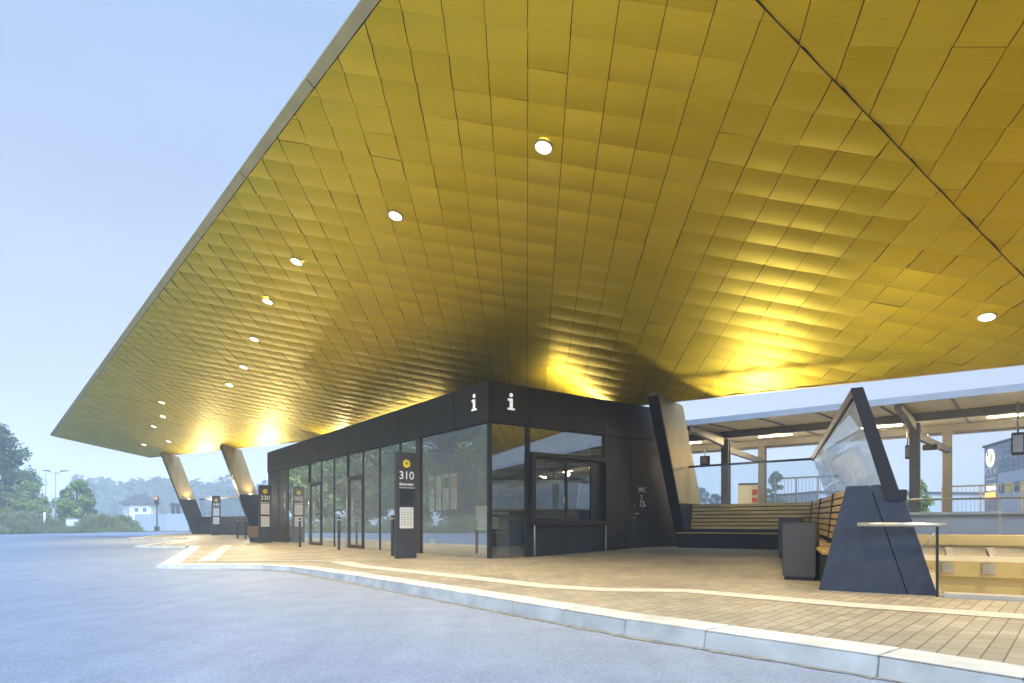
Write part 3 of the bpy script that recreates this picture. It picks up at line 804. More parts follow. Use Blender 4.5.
notice(tr(491), tr(510), EYE+10/F*15.3, EYE+13/F*15.3, 'thin white paper strip across the narrow corner pane', side='short')

# ------------------------------------------------------------------ bus stop pylons
def pylon(loc, number, l1, l2, boxes, label, h=2.53, w=.54):
    root = empty('bus_stop_pylon', loc, KROT, label, 'bus stop pylon', 'grey bus stop pylons along the forecourt')
    b = MB(); b.box(0,w,0,.11,-.12,h); b.bevel(.006).build('column', M['pylon_grey'], root)
    y = -.003
    b = MB(); b.disc((w/2,y,h-.26),(0,1,0),.095,32,.006); dsk = b.build('stop_emblem', M['yellow'], root)
    text_mesh('letter_h', 'H', .13, M['green'], dsk, frame((w/2,y-.004,h-.255),(1,0,0),(0,0,1)), .002, bold=.004)
    text_mesh('number', number, .27, M['white_paint'], root, frame((w/2,y,h-.55),(1,0,0),(0,0,1)), .002, bold=.002)
    text_mesh('stop_name', l1, .085, M['white_paint'], root, frame((.08,y,h-.755),(1,0,0),(0,0,1)), .002, 'LEFT', .002)
    text_mesh('stop_name', l2, .052, M['white_paint'], root, frame((.08,y,h-.835),(1,0,0),(0,0,1)), .002, 'LEFT')
    for (z0, z1, kind) in boxes:
        if kind == 'screen':
            b = MB(); b.box(.09,w-.09,y-.002,.0,z0,z1); b.build('display', M['black_steel'], root)
        else:
            b = MB(); b.box(.09,w-.09,y-.004,.0,z0,z1); s = b.build('timetable', M['paper'], root)
            b = MB()
            for k in range(7): b.box(.11,w-.11,y-.0055,y-.0045,z1-.05-(z1-z0-.08)*k/7-.006,z1-.05-(z1-z0-.08)*k/7)
            for k in range(4): b.box(.14+k*.08,.146+k*.08,y-.0055,y-.0045,z0+.04,z1-.04)
            b.build('printed_lines', M['bin_grey'], s)
    b = MB(); b.box(.03,w-.03,.02,.09,h+.002,h+.018); b.build('cap', M['pylon_grey'], root)
p = at(396.3, 14.95); pylon((p[0],p[1],.17), '310', 'Bahnhofstr.', 'Stadtmitte Bahnhof', ((1.28,1.68,'screen'),(.72,1.22,'paper')), 'grey bus stop pylon numbered 310 in front of the kiosk glass')
p = at(258.8, 27.6); pylon((p[0],p[1],gz(*p)), '330', 'Bahnhofstr.', 'Stadtmitte', ((1.26,1.72,'paper'),(.72,1.17,'paper')), 'grey bus stop pylon numbered 330 at the closed end of the kiosk')
p = at(211.6, 40.6); pylon((p[0],p[1],gz(*p)), '340', 'Bahnhofstr.', 'Stadtmitte', ((1.26,1.72,'paper'),(.72,1.17,'paper')), 'most distant grey bus stop pylon, between two slanted pillars')

# bollards
def bollard(px, Y, label, h=1.05, r=.045):
    x, y = at(px, Y); z = gz(x, y)
    root = empty('bollard', (x,y,z), 0, label, 'bollard', 'slim dark bollards on the forecourt')
    b = MB(); b.tube([(0,0,-.1),(0,0,h)], r, 16); b.bevel(.006).build('post', M['pylon_grey'], root, False)
    b = MB(); b.tube([(0,0,h-.10),(0,0,h-.07)], r+.002, 16); b.build('ring', M['steel'], root, True)
bollard(299.8, 22.9, 'slim dark bollard in front of the far glass door of the kiosk')
bollard(339, 20.2, 'slim dark bollard in front of the near glass door of the kiosk')
bollard(392.5, 16.3, 'slim dark bollard close beside the pylon numbered 310')
bollard(237.5, 33.5, 'slim dark bollard before the far windbreak, left of its pair')
bollard(245.5, 33.0, 'slim dark bollard before the far windbreak, nearer the brown litter bin')

# litter bin by pylon 330
x, y = at(248, 28.6); lb = empty('litter_bin', (x,y,gz(x,y)), R(10), 'brown slatted litter bin on a dark foot beside pylon 330', 'litter bin')
b = MB()
for k in range(7): b.hexa([(.01+k*.065,0,.22),(.065+k*.065,0,.22),(.065+k*.065,.4,.22),(.01+k*.065,.4,.22)],[(k*.069-.01,-.02,.74),(.06+k*.069,-.02,.74),(.06+k*.069,.42,.74),(k*.069-.01,.42,.74)])
b.build('slatted_body', M['bin_wood'], lb)
b = MB(); b.box(.06,.4,.05,.35,-.05,.219); b.build('foot', M['black_steel'], lb)
b = MB(); b.tube([(.04,.1,.74),(.04,.1,1.0)],.014); b.tube([(.42,.1,.74),(.42,.1,1.0)],.014); b.tube([(.04,.1,1.0),(.42,.1,1.0)],.014); b.build('hoop', M['black_steel'], lb)

# ------------------------------------------------------------------ far windbreak between the far pillars
wb = empty('windbreak', (foot(pt1,f1).x, foot(pt1,f1).y, f1), 0, 'dark metal windbreak with glass top between the far slanted pillars', 'windbreak')
A = foot(pt1,f1) + V*.7 - U*.2; B_ = C0 + U*18.2 + V*4.2
ax = Vector((B_.x-A.x, B_.y-A.y, 0)); LW = ax.length; ax.normalize(); wb.location = (A.x, A.y, f1); wb.rotation_euler = (0,0,math.atan2(ax.y, ax.x))
b = MB(); b.box(0,LW,-.12,.12,-.3,1.22); b.bevel(.01).build('solid_base', M['blue_steel'], wb)
b = MB(); n = 7
for k in range(n): b.box(LW*k/n+.01,LW*(k+1)/n-.01,-.008,.008,1.222,2.43)
b.build('pane', M['glass_thin'], wb)
b = MB(); b.box(0,LW,-.035,.035,2.432,2.52); b.build('top_rail', M['soot'], wb)

# ------------------------------------------------------------------ near windbreak with corner bench
nb = empty('windbreak_bench', (E0.x, E0.y, .17), WROT, 'dark steel windbreak with a slatted wooden corner bench and leaning glass above', 'windbreak')
SK, ZK = -.181, .0145
def sk(s, y, z): return (s + SK*y, y, z + ZK*y)
def sweep(prof, y0, y1, name, m, bev=0):
    b = MB(); b.hexa([sk(s, y0, z) for s, z in prof], [sk(s, y1, z) for s, z in prof])
    if bev: b.bevel(bev)
    return b.build(name, M[m], nb)
# end panel in two plates with a thin seam
b = MB(); b.hexa([(0,0,0),(.93,0,-.02),(.548,0,1.27),(.30,0,1.265)],[(.02,.13,0),(.93,.13,-.02),(.548,.13,1.27),(.32,.13,1.265)]); b.bevel(.008).build('end_panel', M['blue_steel'], nb)
b = MB(); b.hexa([(.938,0,-.02),(1.22,0,-.02),(.905,0,1.08),(.73,0,1.085),(.66,0,1.275),(.556,0,1.27)],[(.938,.13,-.02),(1.22,.13,-.02),(.905,.13,1.08),(.73,.13,1.085),(.66,.13,1.275),(.556,.13,1.27)]); b.bevel(.006).build('end_panel', M['blue_steel'], nb)
YE = 8.75
sweep([(.44,-.1),(1.16,-.1),(.80,1.20),(.47,1.20)], .135, YE+.9, 'rear_wall', 'blue_steel')
sweep([(.10,-.1),(.438,-.1),(.438,.42),(.10,.42)], .135, YE+.2, 'bench_base', 'soot')
def slat(y0, y1, s0, z0, w, th, ang):
    b = MB(); c, s_ = math.cos(ang), math.sin(ang)
    pr = [(0,0),(w,0),(w,th),(0,th)]; pr = [(s0+p*c-q*s_, z0+p*s_+q*c) for p, q in pr]
    b.hexa([sk(s, y0, z) for s, z in pr], [sk(s, y1, z) for s, z in pr]); return b
seg_y = [.14, 2.9, 5.8, YE-.05]
for a, c_ in zip(seg_y[:-1], seg_y[1:]):
    st = MB()
    for k in range(4):
        x0 = .055 + k*.083
        st.hexa([sk(x0, a, .43), sk(x0+.072, a, .43), sk(x0+.072, a, .465), sk(x0, a, .465)], [sk(x0, c_-.03, .43), sk(x0+.072, c_-.03, .43), sk(x0+.072, c_-.03, .465), sk(x0, c_-.03, .465)])
    st.build('seat_slats', M['wood'], nb)
    st = MB()
    for k in range(7):
        z = .56 + k*.103; x0 = .32 + (z-.5)*.11
        st.hexa([sk(x0, a, z), sk(x0+.035, a, z), sk(x0+.045, a, z+.078), sk(x0+.01, a, z+.078)], [sk(x0, c_-.03, z), sk(x0+.035, c_-.03, z), sk(x0+.045, c_-.03, z+.078), sk(x0+.01, c_-.03, z+.078)])
    st.build('back_slats', M['wood'], nb)
    b = MB(); b.hexa([sk(.30, c_-.028, .44), sk(.36, c_-.028, .44), sk(.43, c_-.028, 1.27), sk(.38, c_-.028, 1.27)], [sk(.30, c_-.002, .44), sk(.36, c_-.002, .44), sk(.43, c_-.002, 1.27), sk(.38, c_-.002, 1.27)]); b.build('bracket', M['black_steel'], nb)
# rear run, along -x ; local frame: bx along run, face toward -y
XB0, XB1, YB = -1.20, -4.75, 8.83
def bk(x, d, z): return (x, YB + d + .075*(XB0-x), z + ZK*9.0 + (-.0))
b = MB(); b.hexa([bk(XB0+.3,.44,-.3),bk(XB1,.44,-.3),bk(XB1,.80,-.3),bk(XB0+.3,.80,-.3)],[bk(XB0+.3,.47,1.20),bk(XB1,.47,1.20),bk(XB1,.70,1.20),bk(XB0+.3,.70,1.20)]); b.build('rear_wall', M['blue_steel'], nb)
b = MB(); b.hexa([bk(XB0+.1,.08,-.3),bk(XB1,.08,-.3),bk(XB1,.438,-.3),bk(XB0+.1,.438,-.3)],[bk(XB0+.1,.08,.42),bk(XB1,.08,.42),bk(XB1,.438,.42),bk(XB0+.1,.438,.42)]); b.build('bench_base', M['soot'], nb)
st = MB()
for k in range(4):
    d = -.02+k*.085
    st.hexa([bk(XB0,d,.43),bk(XB1,d,.43),bk(XB1,d+.072,.43),bk(XB0,d+.072,.43)],[bk(XB0,d,.465),bk(XB1,d,.465),bk(XB1,d+.072,.465),bk(XB0,d+.072,.465)])
st.build('seat_slats', M['wood'], nb)
st = MB()
for k in range(7):
    z = .56+k*.103; d = .32+(z-.5)*.11
    st.hexa([bk(XB0,d,z),bk(XB1,d,z),bk(XB1,d+.035,z),bk(XB0,d+.035,z)],[bk(XB0,d+.01,z+.078),bk(XB1,d+.01,z+.078),bk(XB1,d+.045,z+.078),bk(XB0,d+.045,z+.078)])
st.build('back_slats', M['wood'], nb)
# leaning frame: post, top rails and glass
ZP0, ZP1, SP0, SP1 = 1.13, 2.41, .806, .417
b = MB()
b.hexa([(SP0-.09,-.02,ZP0-.05),(SP0+.075,-.02,ZP0-.05),(SP0+.075,.12,ZP0-.05),(SP0-.09,.12,ZP0-.05)],[(SP1-.07,-.02,ZP1+.03),(SP1+.065,-.02,ZP1+.03),(SP1+.065,.12,ZP1+.03),(SP1-.07,.12,ZP1+.03)])
b.bevel(.006).build('leaning_post', M['black_steel'], nb)
b = MB(); b.box(SP0+.03,SP0+.115,-.012,.112,1.085,1.21); b.bevel(.006).build('post_shoe', M['black_steel'], nb)
gs = (SP1-SP0)/(ZP1-ZP0)
def gl(y, z, off=0): return (SP0 + (z-ZP0)*gs + SK*y + off, y, z + ZK*y*(.35 if z > 2 else 1))
b = MB(); b.hexa([gl(.125,ZP1-.05,-.05),gl(.125,ZP1-.05,.05),gl(.125,ZP1+.03,.05),gl(.125,ZP1+.03,-.05)],[gl(YE,ZP1-.05,-.05),gl(YE,ZP1-.05,.05),gl(YE,ZP1+.03,.05),gl(YE,ZP1+.03,-.05)]); b.build('top_rail', M['pylon_grey'], nb)
for a, c_ in ((.13,2.85),(2.87,5.75),(5.77,YE-.05)):
    b = MB(); b.hexa([gl(a,1.19,-.006),gl(c_,1.19,-.006),gl(c_,1.19,.006),gl(a,1.19,.006)],[gl(a,ZP1-.052,-.006),gl(c_,ZP1-.052,-.006),gl(c_,ZP1-.052,.006),gl(a,ZP1-.052,.006)]); b.build('pane', M['glass_sky_veil'], nb)
cT = Vector(gl(YE, ZP1, 0)); cB = Vector(gl(YE, 1.19, 0))
lT = Vector((-4.45, 9.26, cT.z)); lB = Vector((-4.75, 9.50, cB.z))
nn = Vector((0,.006,0))
b = MB(); b.hexa([cB-nn, lB-nn, lB+nn, cB+nn],[cT-nn, lT-nn, lT+nn, cT+nn]); b.build('pane', M['glass_thin'], nb)
b = MB(); b.tube([cT+Vector((.03,0,0)), lT], .03, 4); b.build('top_rail', M['black_steel'], nb)
# handrail
b = MB(); b.tube([(.43,-.16,.805),(1.31,-.10,.805)], .026, 14); hr = b.build('handrail', M['steel'], nb, True)
b = MB(); b.tube([(.45,-.16,.805),(.45,.0,.78)], .012); b.build('bracket', M['steel'], hr, True)
b = MB(); b.box(1.195,1.223,-.12,-.085,-.02,.79); b.build('rail_post', M['black_steel'], hr)
b = MB(); b.tube([(1.21,-.10,.74),(1.08,-.08,.55)], .009); b.build('brace', M['steel'], hr, True)

# two steel litter boxes in front of the bench
def bin_box(fl, w, d, h, label):
    x, y = fl; z = gz(x, y)
    root = empty('litter_box', (x,y,z), WROT, label, 'litter bin', 'grey steel litter boxes by the bench')
    b = MB(); b.box(0,w,0,d,.05,h); b.bevel(.006).build('body', M['bin_grey'], root)
    b = MB(); b.box(.02,w-.02,.02,d-.02,-.03,.049); b.build('plinth', M['black_steel'], root)
    b = MB(); b.box(.0,w,0,d,h+.002,h+.02); b.box(.06,w-.06,.06,d-.06,h+.02,h+.026); b.build('lid', M['bin_grey'], root)
bin_box(at(782.5,9.22), .44, .42, .81, 'square grey steel litter box nearest the camera, by the windbreak end')
bin_box(at(778.5,13.6), .44, .42, .86, 'square grey steel litter box half hidden behind the nearer one')

# ------------------------------------------------------------------ stair pit behind the windbreak
def Wz(s, y, z): p = E0 + E*s + Q*y; return (p.x, p.y, z)
pit = empty('stairwell', (*W(3.5,2.3), 0), WROT, 'sunken concrete stairwell opening with warm lit walls beyond the windbreak', 'stairwell')
def pl(b, s0,s1,y0,y1,z0,z1): b.box(s0-3.5,s1-3.5,y0-2.3,y1-2.3,z0,z1)
b = MB(); pl(b,1.1,6.2,4.6,4.8,-3.2,.36); pl(b,1.13,1.22,.14,4.59,-3.2,.0); pl(b,6.0,6.2,.12,4.59,-3.2,.36); pl(b,1.24,5.99,-.02,.10,-3.2,.10); b.build('wall', M['pit_render'], pit)
b = MB(); pl(b,1.0,6.3,4.52,4.86,.62,.80); b.bevel(.01).build('edge_beam', M['pit_render'], pit)
b = MB(); pl(b,1.1,6.2,4.5,4.595,.10,.40); b.build('fascia', M['pit_render'], pit)
b = MB(); pl(b,1.1,6.2,4.62,4.78,.362,.618); b.build('soffit_panel', M['canopy_deck'], pit)
for k in range(8):
    s = 1.42+k*.56
    b = MB(); b.hexa([(s-3.5,4.50-2.3,.50),(s+.10-3.5,4.50-2.3,.50),(s+.10-3.5,3.7-2.3,.42),(s-3.5,3.7-2.3,.42)],[(s-3.5,4.50-2.3,.60),(s+.10-3.5,4.50-2.3,.60),(s+.10-3.5,3.7-2.3,.47),(s-3.5,3.7-2.3,.47)]); br_ = b.build('bracket', M['canopy_beam'], pit)
    b = MB(); b.box(s-.05-3.5,s+.13-3.5,4.47-2.3,4.498-2.3,.16,.33); b.build('wall_plate', M['grey_metal'], br_)
b = MB(); pl(b,1.0,6.3,3.62,3.70,.40,.48); b.build('gutter', M['canopy_deck'], pit)
b = MB(); pl(b,1.24,5.99,.12,4.59,-3.2,-3.1); b.build('floor', M['floor_in'], pit)
b = MB(); b.hexa([Wz(1.25,-.16,.1),Wz(6.3,-.16,.1),Wz(6.3,.115,.1),Wz(1.25,.115,.1)],[Wz(1.25,-.16,.215),Wz(6.3,-.16,.215),Wz(6.3,.115,.215),Wz(1.25,.115,.215)]); b.bevel(.02)
o = b.build('coping', M['concrete']); tag(o, 'low pale stone coping along the near edge of the stairwell', 'coping', kind='structure')
def area(name, loc, rot, sx, sy, power, col):
    l = bpy.data.lights.new(name, 'AREA'); l.shape = 'RECTANGLE'; l.size = sx; l.size_y = sy; l.energy = power; l.color = col
    o = bpy.data.objects.new(name, l); COL.objects.link(o); o.location = loc; o.rotation_euler = rot; return o
# stair lamp on the near wall of the stairwell
p = Wz(3.6,.35,-.25)
sl = MB(); sl.box(-1.2,1.2,-.05,.05,0,.08); so = sl.build('stair_lamp', M['grey_metal']); so.location = Wz(3.6,.17,-.30); so.rotation_euler = (0,0,WROT)
tag(so, 'strip lamp fixed to the near wall inside the stairwell', 'lamp')
spot('stair_lamp_beam', p, Wz(3.6,4.6,-.3), 60, 150, .8, (1,.80,.42), .25)
spot('stair_lamp_beam', Wz(1.9,.35,-.25), Wz(2.2,4.6,-.3), 40, 150, .8, (1,.80,.42), .25)

# ------------------------------------------------------------------ rail side: parapet, railings, platform, canopy
Pd = Vector((.777,-.629,0)).normalized(); Qd = Vector((.629,.777,0)).normalized(); PROT = math.atan2(Pd.y, Pd.x)
def T(l, q, z=0): p = Pd*l + Qd*q; return (p.x, p.y, z)      # track frame: along, across
ter = empty('parapet_wall', T(0,19.3), PROT, 'long grey concrete parapet wall between forecourt and platform', 'wall')
b = MB(); b.box(-14,24,-.12,.12,-.2,1.22); b.build('wall', M['wall_concrete'], ter)
b = MB(); b.box(-14,24,-.18,.18,1.222,1.30); b.bevel(.01).build('coping', M['concrete'], ter)
def railing(name, l0, l1, q, z0, h, step, label, bars=2, m='steel', r=.022, vert=0, cat='railing'):
    root = empty(name, T(l0,q,z0), PROT, label, cat)
    L = l1-l0
    b = MB(); b.tube([(0,0,h),(L,0,h)], r, 8)
    for k in range(1, bars): b.tube([(0,0,h*k/bars),(L,0,h*k/bars)], r*.6, 6)
    b.build('rail', M[m], root, True)
    n = int(L/step)
    for k in range(n+1):
        b = MB(); b.box(k*step-.022,k*step+.022,-.022,.022,-.02,h-.02); b.build('post', M[m], root)
    if vert:
        b = MB(); x_ = .1
        while x_ < L: b.box(x_-.007,x_+.007,-.007,.007,.08,h-.03); x_ += vert
        b.build('bars', M[m], root)
M['warm_steel'] = mat('warm_steel', (.55,.50,.38), .4, .5, .1)
railing('railing', -3.0, 12, 18.6, .80, .80, 2.6, 'slim steel handrail on posts in front of the grey parapet wall', 1, 'warm_steel', .026)
b = MB(); b.box(-15,40,-5.2,5.2,-.2,.95)
plat = b.build('platform', M['concrete']); plat.location = T(0,27.0); plat.rotation_euler = (0,0,PROT)
tag(plat, 'raised grey concrete railway platform under the long canopy', 'platform', kind='structure')
b = MB(); b.box(-120,120,-60,-.01,-.05,.02)
o = b.build('track_bed', M['ballast']); o.location = T(0,95); o.rotation_euler = (0,0,PROT); tag(o, 'flat brownish ballast field of the railway tracks', 'track bed', kind='structure')

# canopy: sheet with beams, on H-posts, fluorescent tubes below
cz = EYE+3.03
cn = empty('platform_canopy', T(0,24.5), PROT, 'long grey platform canopy with fluorescent tubes and paired steel posts', 'canopy')
QA, QB = 18.6-24.5, 28.4-24.5
LC0, LC1 = -30, 26
def inz(q): return cz - .10 + .055*abs(q-1.2)
b = MB()
b.hexa([(LC0,QA+.05,cz+.12),(LC1,QA+.05,cz+.12),(LC1,QB-.05,cz+.52),(LC0,QB-.05,cz+.52)],[(LC0,QA+.05,cz+.2),(LC1,QA+.05,cz+.2),(LC1,QB-.05,cz+.6),(LC0,QB-.05,cz+.6)])
b.build('roof_sheet', M['canopy_deck'], cn)
b = MB(); b.box(LC0,LC1,QA-.03,QA+.045,cz+.05,cz+.215); b.build('fascia', M['zinc'], cn)
b = MB(); b.box(LC0,LC1,QB-.045,QB+.03,cz+.34,cz+.66); b.build('fascia', M['zinc'], cn)
b = MB(); b.box(LC0,LC1,QB-.30,QB-.05,cz+.30,cz+.505); b.build('edge_beam', M['canopy_deck'], cn)
b = MB(); b.box(LC0,LC1,-2.6,-2.42,cz+.03,cz+.25); b.build('purlin', M['canopy_beam'], cn)
b = MB(); b.box(LC0,LC1,1.7,1.88,cz+.16,cz+.41); b.build('purlin', M['canopy_beam'], cn)
k = LC0+.7
sm = MB()
while k < LC1:
    sm.hexa([(k,QA+.06,cz+.08),(k+.05,QA+.06,cz+.08),(k+.05,-2.62,cz+.21),(k,-2.62,cz+.21)],[(k,QA+.06,cz+.118),(k+.05,QA+.06,cz+.118),(k+.05,-2.62,cz+.245),(k,-2.62,cz+.245)])
    sm.hexa([(k,-2.4,cz+.22),(k+.05,-2.4,cz+.22),(k+.05,1.68,cz+.39),(k,1.68,cz+.39)],[(k,-2.4,cz+.258),(k+.05,-2.4,cz+.258),(k+.05,1.68,cz+.425),(k,1.68,cz+.425)]); k += 1.55
sm.build('seam_bars', M['canopy_beam'], cn)
for i in range(-4, 3):
    ln, lf = -2.5 + i*5.72, -2.0 + i*6.2
    for l, q in ((ln, 22.3-24.5), (lf, 26.3-24.5)):
        b = MB(); w = .13; z1 = cz+.02 if q < 0 else cz+.15
        b.box(l-w,l+w,q-w,q-w+.035,.95,z1); b.box(l-w,l+w,q+w-.035,q+w,.95,z1); b.box(l-.02,l+.02,q-w+.035,q+w-.035,.95,z1)
        b.build('post', M['canopy_beam'], cn)
    b = MB(); l = ln
    b.hexa([(l-.08,-5.5,cz-.02),(l+.08,-5.5,cz-.02),(l+.08,-2.63,cz-.24),(l-.08,-2.63,cz-.24)],[(l-.08,-5.5,cz+.10),(l+.08,-5.5,cz+.10),(l+.08,-2.63,cz+.16),(l-.08,-2.63,cz+.16)])
    b.hexa([(ln-.07,-2.06,cz-.42),(ln+.07,-2.06,cz-.42),(lf+.07,1.66,cz-.55),(lf-.07,1.66,cz-.55)],[(ln-.07,-2.06,cz-.22),(ln+.07,-2.06,cz-.22),(lf+.07,1.66,cz-.35),(lf-.07,1.66,cz-.35)])
    b.build('cross_beam', M['canopy_beam'], cn)
def alongof(x, y): return Pd.x*x + Pd.y*y
tubes = [alongof(*at(778.5,22.9)), alongof(*at(888,20.4)), alongof(*at(1012,18.3)), alongof(*at(695,24.9))]
st_ = (tubes[2]-tubes[0])/2
for k in range(-4, 7):
    l = tubes[0] + (k)*st_
    b = MB(); b.box(l-.62,l+.62,-1.07,-.93,cz+.20,cz+.29); h = b.build('lamp_housing', M['canopy_beam'], cn)
    b = MB(); b.box(l-.58,l+.58,-1.05,-.95,cz+.15,cz+.198); b.build('lamp_tube', M['tube'], h)
    wp = T(l, 24.5-1.0, cz+.12)
    pl_ = bpy.data.lights.new('lamp_light','POINT'); pl_.energy = 85; pl_.color = (1,.76,.40); pl_.shadow_soft_size = .12
    po_ = bpy.data.objects.new('lamp_light', pl_); COL.objects.link(po_); po_.location = (wp[0], wp[1], cz+.02)
# hanging camera, speaker boxes and sign under the canopy
def hang(px, Y, ztop, zbot, w, h, label, name='loudspeaker', m='black_steel', d=.16, cat='loudspeaker'):
    x, y = at(px, Y)
    root = empty(name, (x,y,zbot), PROT, label, cat)
    b = MB(); b.box(-w/2,w/2,-d/2,d/2,0,h); b.bevel(.015).build('housing', M[m], root)
    b = MB(); b.tube([(0,0,h),(0,0,ztop-zbot)], .022, 8); b.build('drop_rod', M['grey_metal'], root, True)
    b = MB(); b.box(-w*.38,w*.38,-d/2-.012,-d/2-.002,h*.12,h*.88); b.build('front_panel', M['grey_metal'], root)
hang(907.5, 19.6, cz-.1, EYE+66/F*19.6, .12, .42, 'narrow dark speaker box hanging from the canopy beside the steel post')
hang(1018, 15.5, cz, EYE+70/F*15.5, .26, .55, 'dark double loudspeaker hanging from the canopy at the picture edge')
hang(705, 24.0, cz-.1, EYE+60/F*24, .34, .34, 'dark departure display hanging from the canopy near the roof pillar', 'platform_display', cat='display')
x, y = at(930,20.3); cam_ = empty('surveillance_camera', (x,y,EYE+78/F*20.3), PROT, 'small dark surveillance camera under the canopy cross beam', 'camera')
b = MB(); b.box(-.20,.20,-.09,.09,-.10,.08); b.bevel(.02).build('housing', M['black_steel'], cam_)
b = MB(); b.box(.201,.24,-.06,.06,-.07,.05); b.build('lens_hood', M['grey_metal'], cam_)
b = MB(); b.tube([(-.05,0,.08),(-.05,0,.42)],.03,8); b.build('arm', M['grey_metal'], cam_)
# platform furniture: lit display case, mesh guard, railings
x, y = at(748,27.5); tm = empty('ticket_machine', (x,y,.95), R(-20), 'white platform cabinet with a red and white poster on its side', 'cabinet')
b = MB(); b.box(-.42,.42,-.3,.3,-.02,1.75); b.bevel(.02).build('body', M['white_paint'], tm)
b = MB(); b.box(.16,.38,-.312,-.302,1.0,1.55); b.build('poster', M['red'], tm)
b = MB(); b.box(.18,.36,-.316,-.313,1.2,1.3); b.build('poster_strip', M['white_paint'], tm)
b = MB(); b.box(-.4,.4,-.32,.32,1.752,1.83); b.build('lid', M['pylon_grey'], tm)
x0, x1 = alongof(*at(775,26)), alongof(*at(826,24.4))
railing('mesh_guard', -8.2, -5.7, 28.0, .95, 2.0, .85, 'openwork steel guard fence around the platform stairs', 3, 'grey_metal', .03, .14, 'guard fence')
railing('mesh_guard', -2.4, 5, 29.4, .95, 1.5, 1.2, 'tall steel platform railing with many thin bars near the right edge', 3, 'warm_steel', .03, .13, 'railing')
railing('railing', -18, -9, 31.8, .95, 1.0, 2.0, 'pale steel railing along the far platform edge seen through the glass', 3, 'steel', .028, 0)

# ------------------------------------------------------------------ far right: commercial building, low hall
fd = Vector((-.3,-.95,0)).normalized(); bo = Vector((52.5,70,0)); BROT = math.atan2(fd.y, fd.x)
cb = empty('office_building', bo, BROT, 'grey office block with a round bright logo and a row of upper windows', 'building')
# local x runs along the facade towards the camera; +y is to the right of that => away from the street ; facade at y=0 faces -y? 
HB = EYE+8.55
b = MB(); b.box(0,30,0,14,-.1,HB); b.build('wall', M['facade_grey'], cb)
b = MB(); b.box(-.15,30.1,-.15,14.1,HB+.002,HB+.25); b.build('roof', M['pylon_grey'], cb)
fs = -1
b = MB(); b.box(3.6,29,-.06,-.005,-.05,6.4); b.build('light_facade', M['facade_light'], cb)
for k in range(14):
    b = MB(); b.box(3.9+k*1.2,4.7+k*1.2,-.10,-.01,6.7,8.0); w = b.build('window', M['facade_light'], cb)
    b = MB(); b.box(4.0+k*1.2,4.62+k*1.2,-.115,-.102,6.8,7.9); b.build('pane', M['window_dark'], w)
for k in range(10):
    b = MB(); b.box(4.0+k*1.7,5.1+k*1.7,-.12,-.065,4.3,5.3); b.build('window', M['yellow' if k % 2 else 'window_dark'], cb)
b = MB(); b.box(4.6,6.6,-.08,-.005,8.45,9.1); b.build('window', M['window_dark'], cb)
b = MB(); b.disc((1.7,-.08,8.25),(0,1,0),.95,32,.1); lg = b.build('logo', M['sign_lit'], cb)
b = MB(); b.hexa([(1.75,-.14,7.5),(2.3,-.14,7.85),(2.45,-.14,8.35),(2.2,-.14,8.9)],[(1.75,-.16,7.5),(2.3,-.16,7.85),(2.45,-.16,8.35),(2.2,-.16,8.9)]); b.build('logo_mark', M['yellow'], lg)
b = MB(); b.hexa([(1.0,-.14,8.45),(1.5,-.14,8.45),(1.5,-.14,9.05),(1.2,-.14,8.95)],[(1.0,-.16,8.45),(1.5,-.16,8.45),(1.5,-.16,9.05),(1.2,-.16,8.95)]); b.build('logo_mark', M['green'], lg)
MBX = frame((1.85,-.03,6.75),(1,0,0),(0,0,1))
text_mesh('lettering', 'IOLAI', 1.25, M['white_paint'], cb, MBX, .03, bold=.03)
b = MB(); b.box(.6,3.1,-.06,-.005,5.85,6.1); b.build('sign_strip', M['white_paint'], cb)
b = MB(); b.box(.8,2.9,-.1,-.005,4.75,5.35); b.build('sign_panel', M['sign_lit'], cb)
b = MB(); b.box(.4,2.8,-.1,-.005,3.8,4.5); b.build('sign_panel', M['orange_lamp'], cb)
x, y = at(925,120); hall = empty('industrial_hall', (x,y,0), R(8), 'long low blue-grey industrial hall beyond the platform', 'building')
b = MB(); b.box(-22,22,0,18,-.1,6.9); b.build('wall', M['zinc'], hall)
b = MB(); b.box(-22.3,22.3,-.3,18.3,6.902,7.3); b.build('roof', M['roof_tile'], hall)
b = MB(); b.box(-20,-14,-.06,-.005,0,4); b.build('gate', M['blue'], hall)

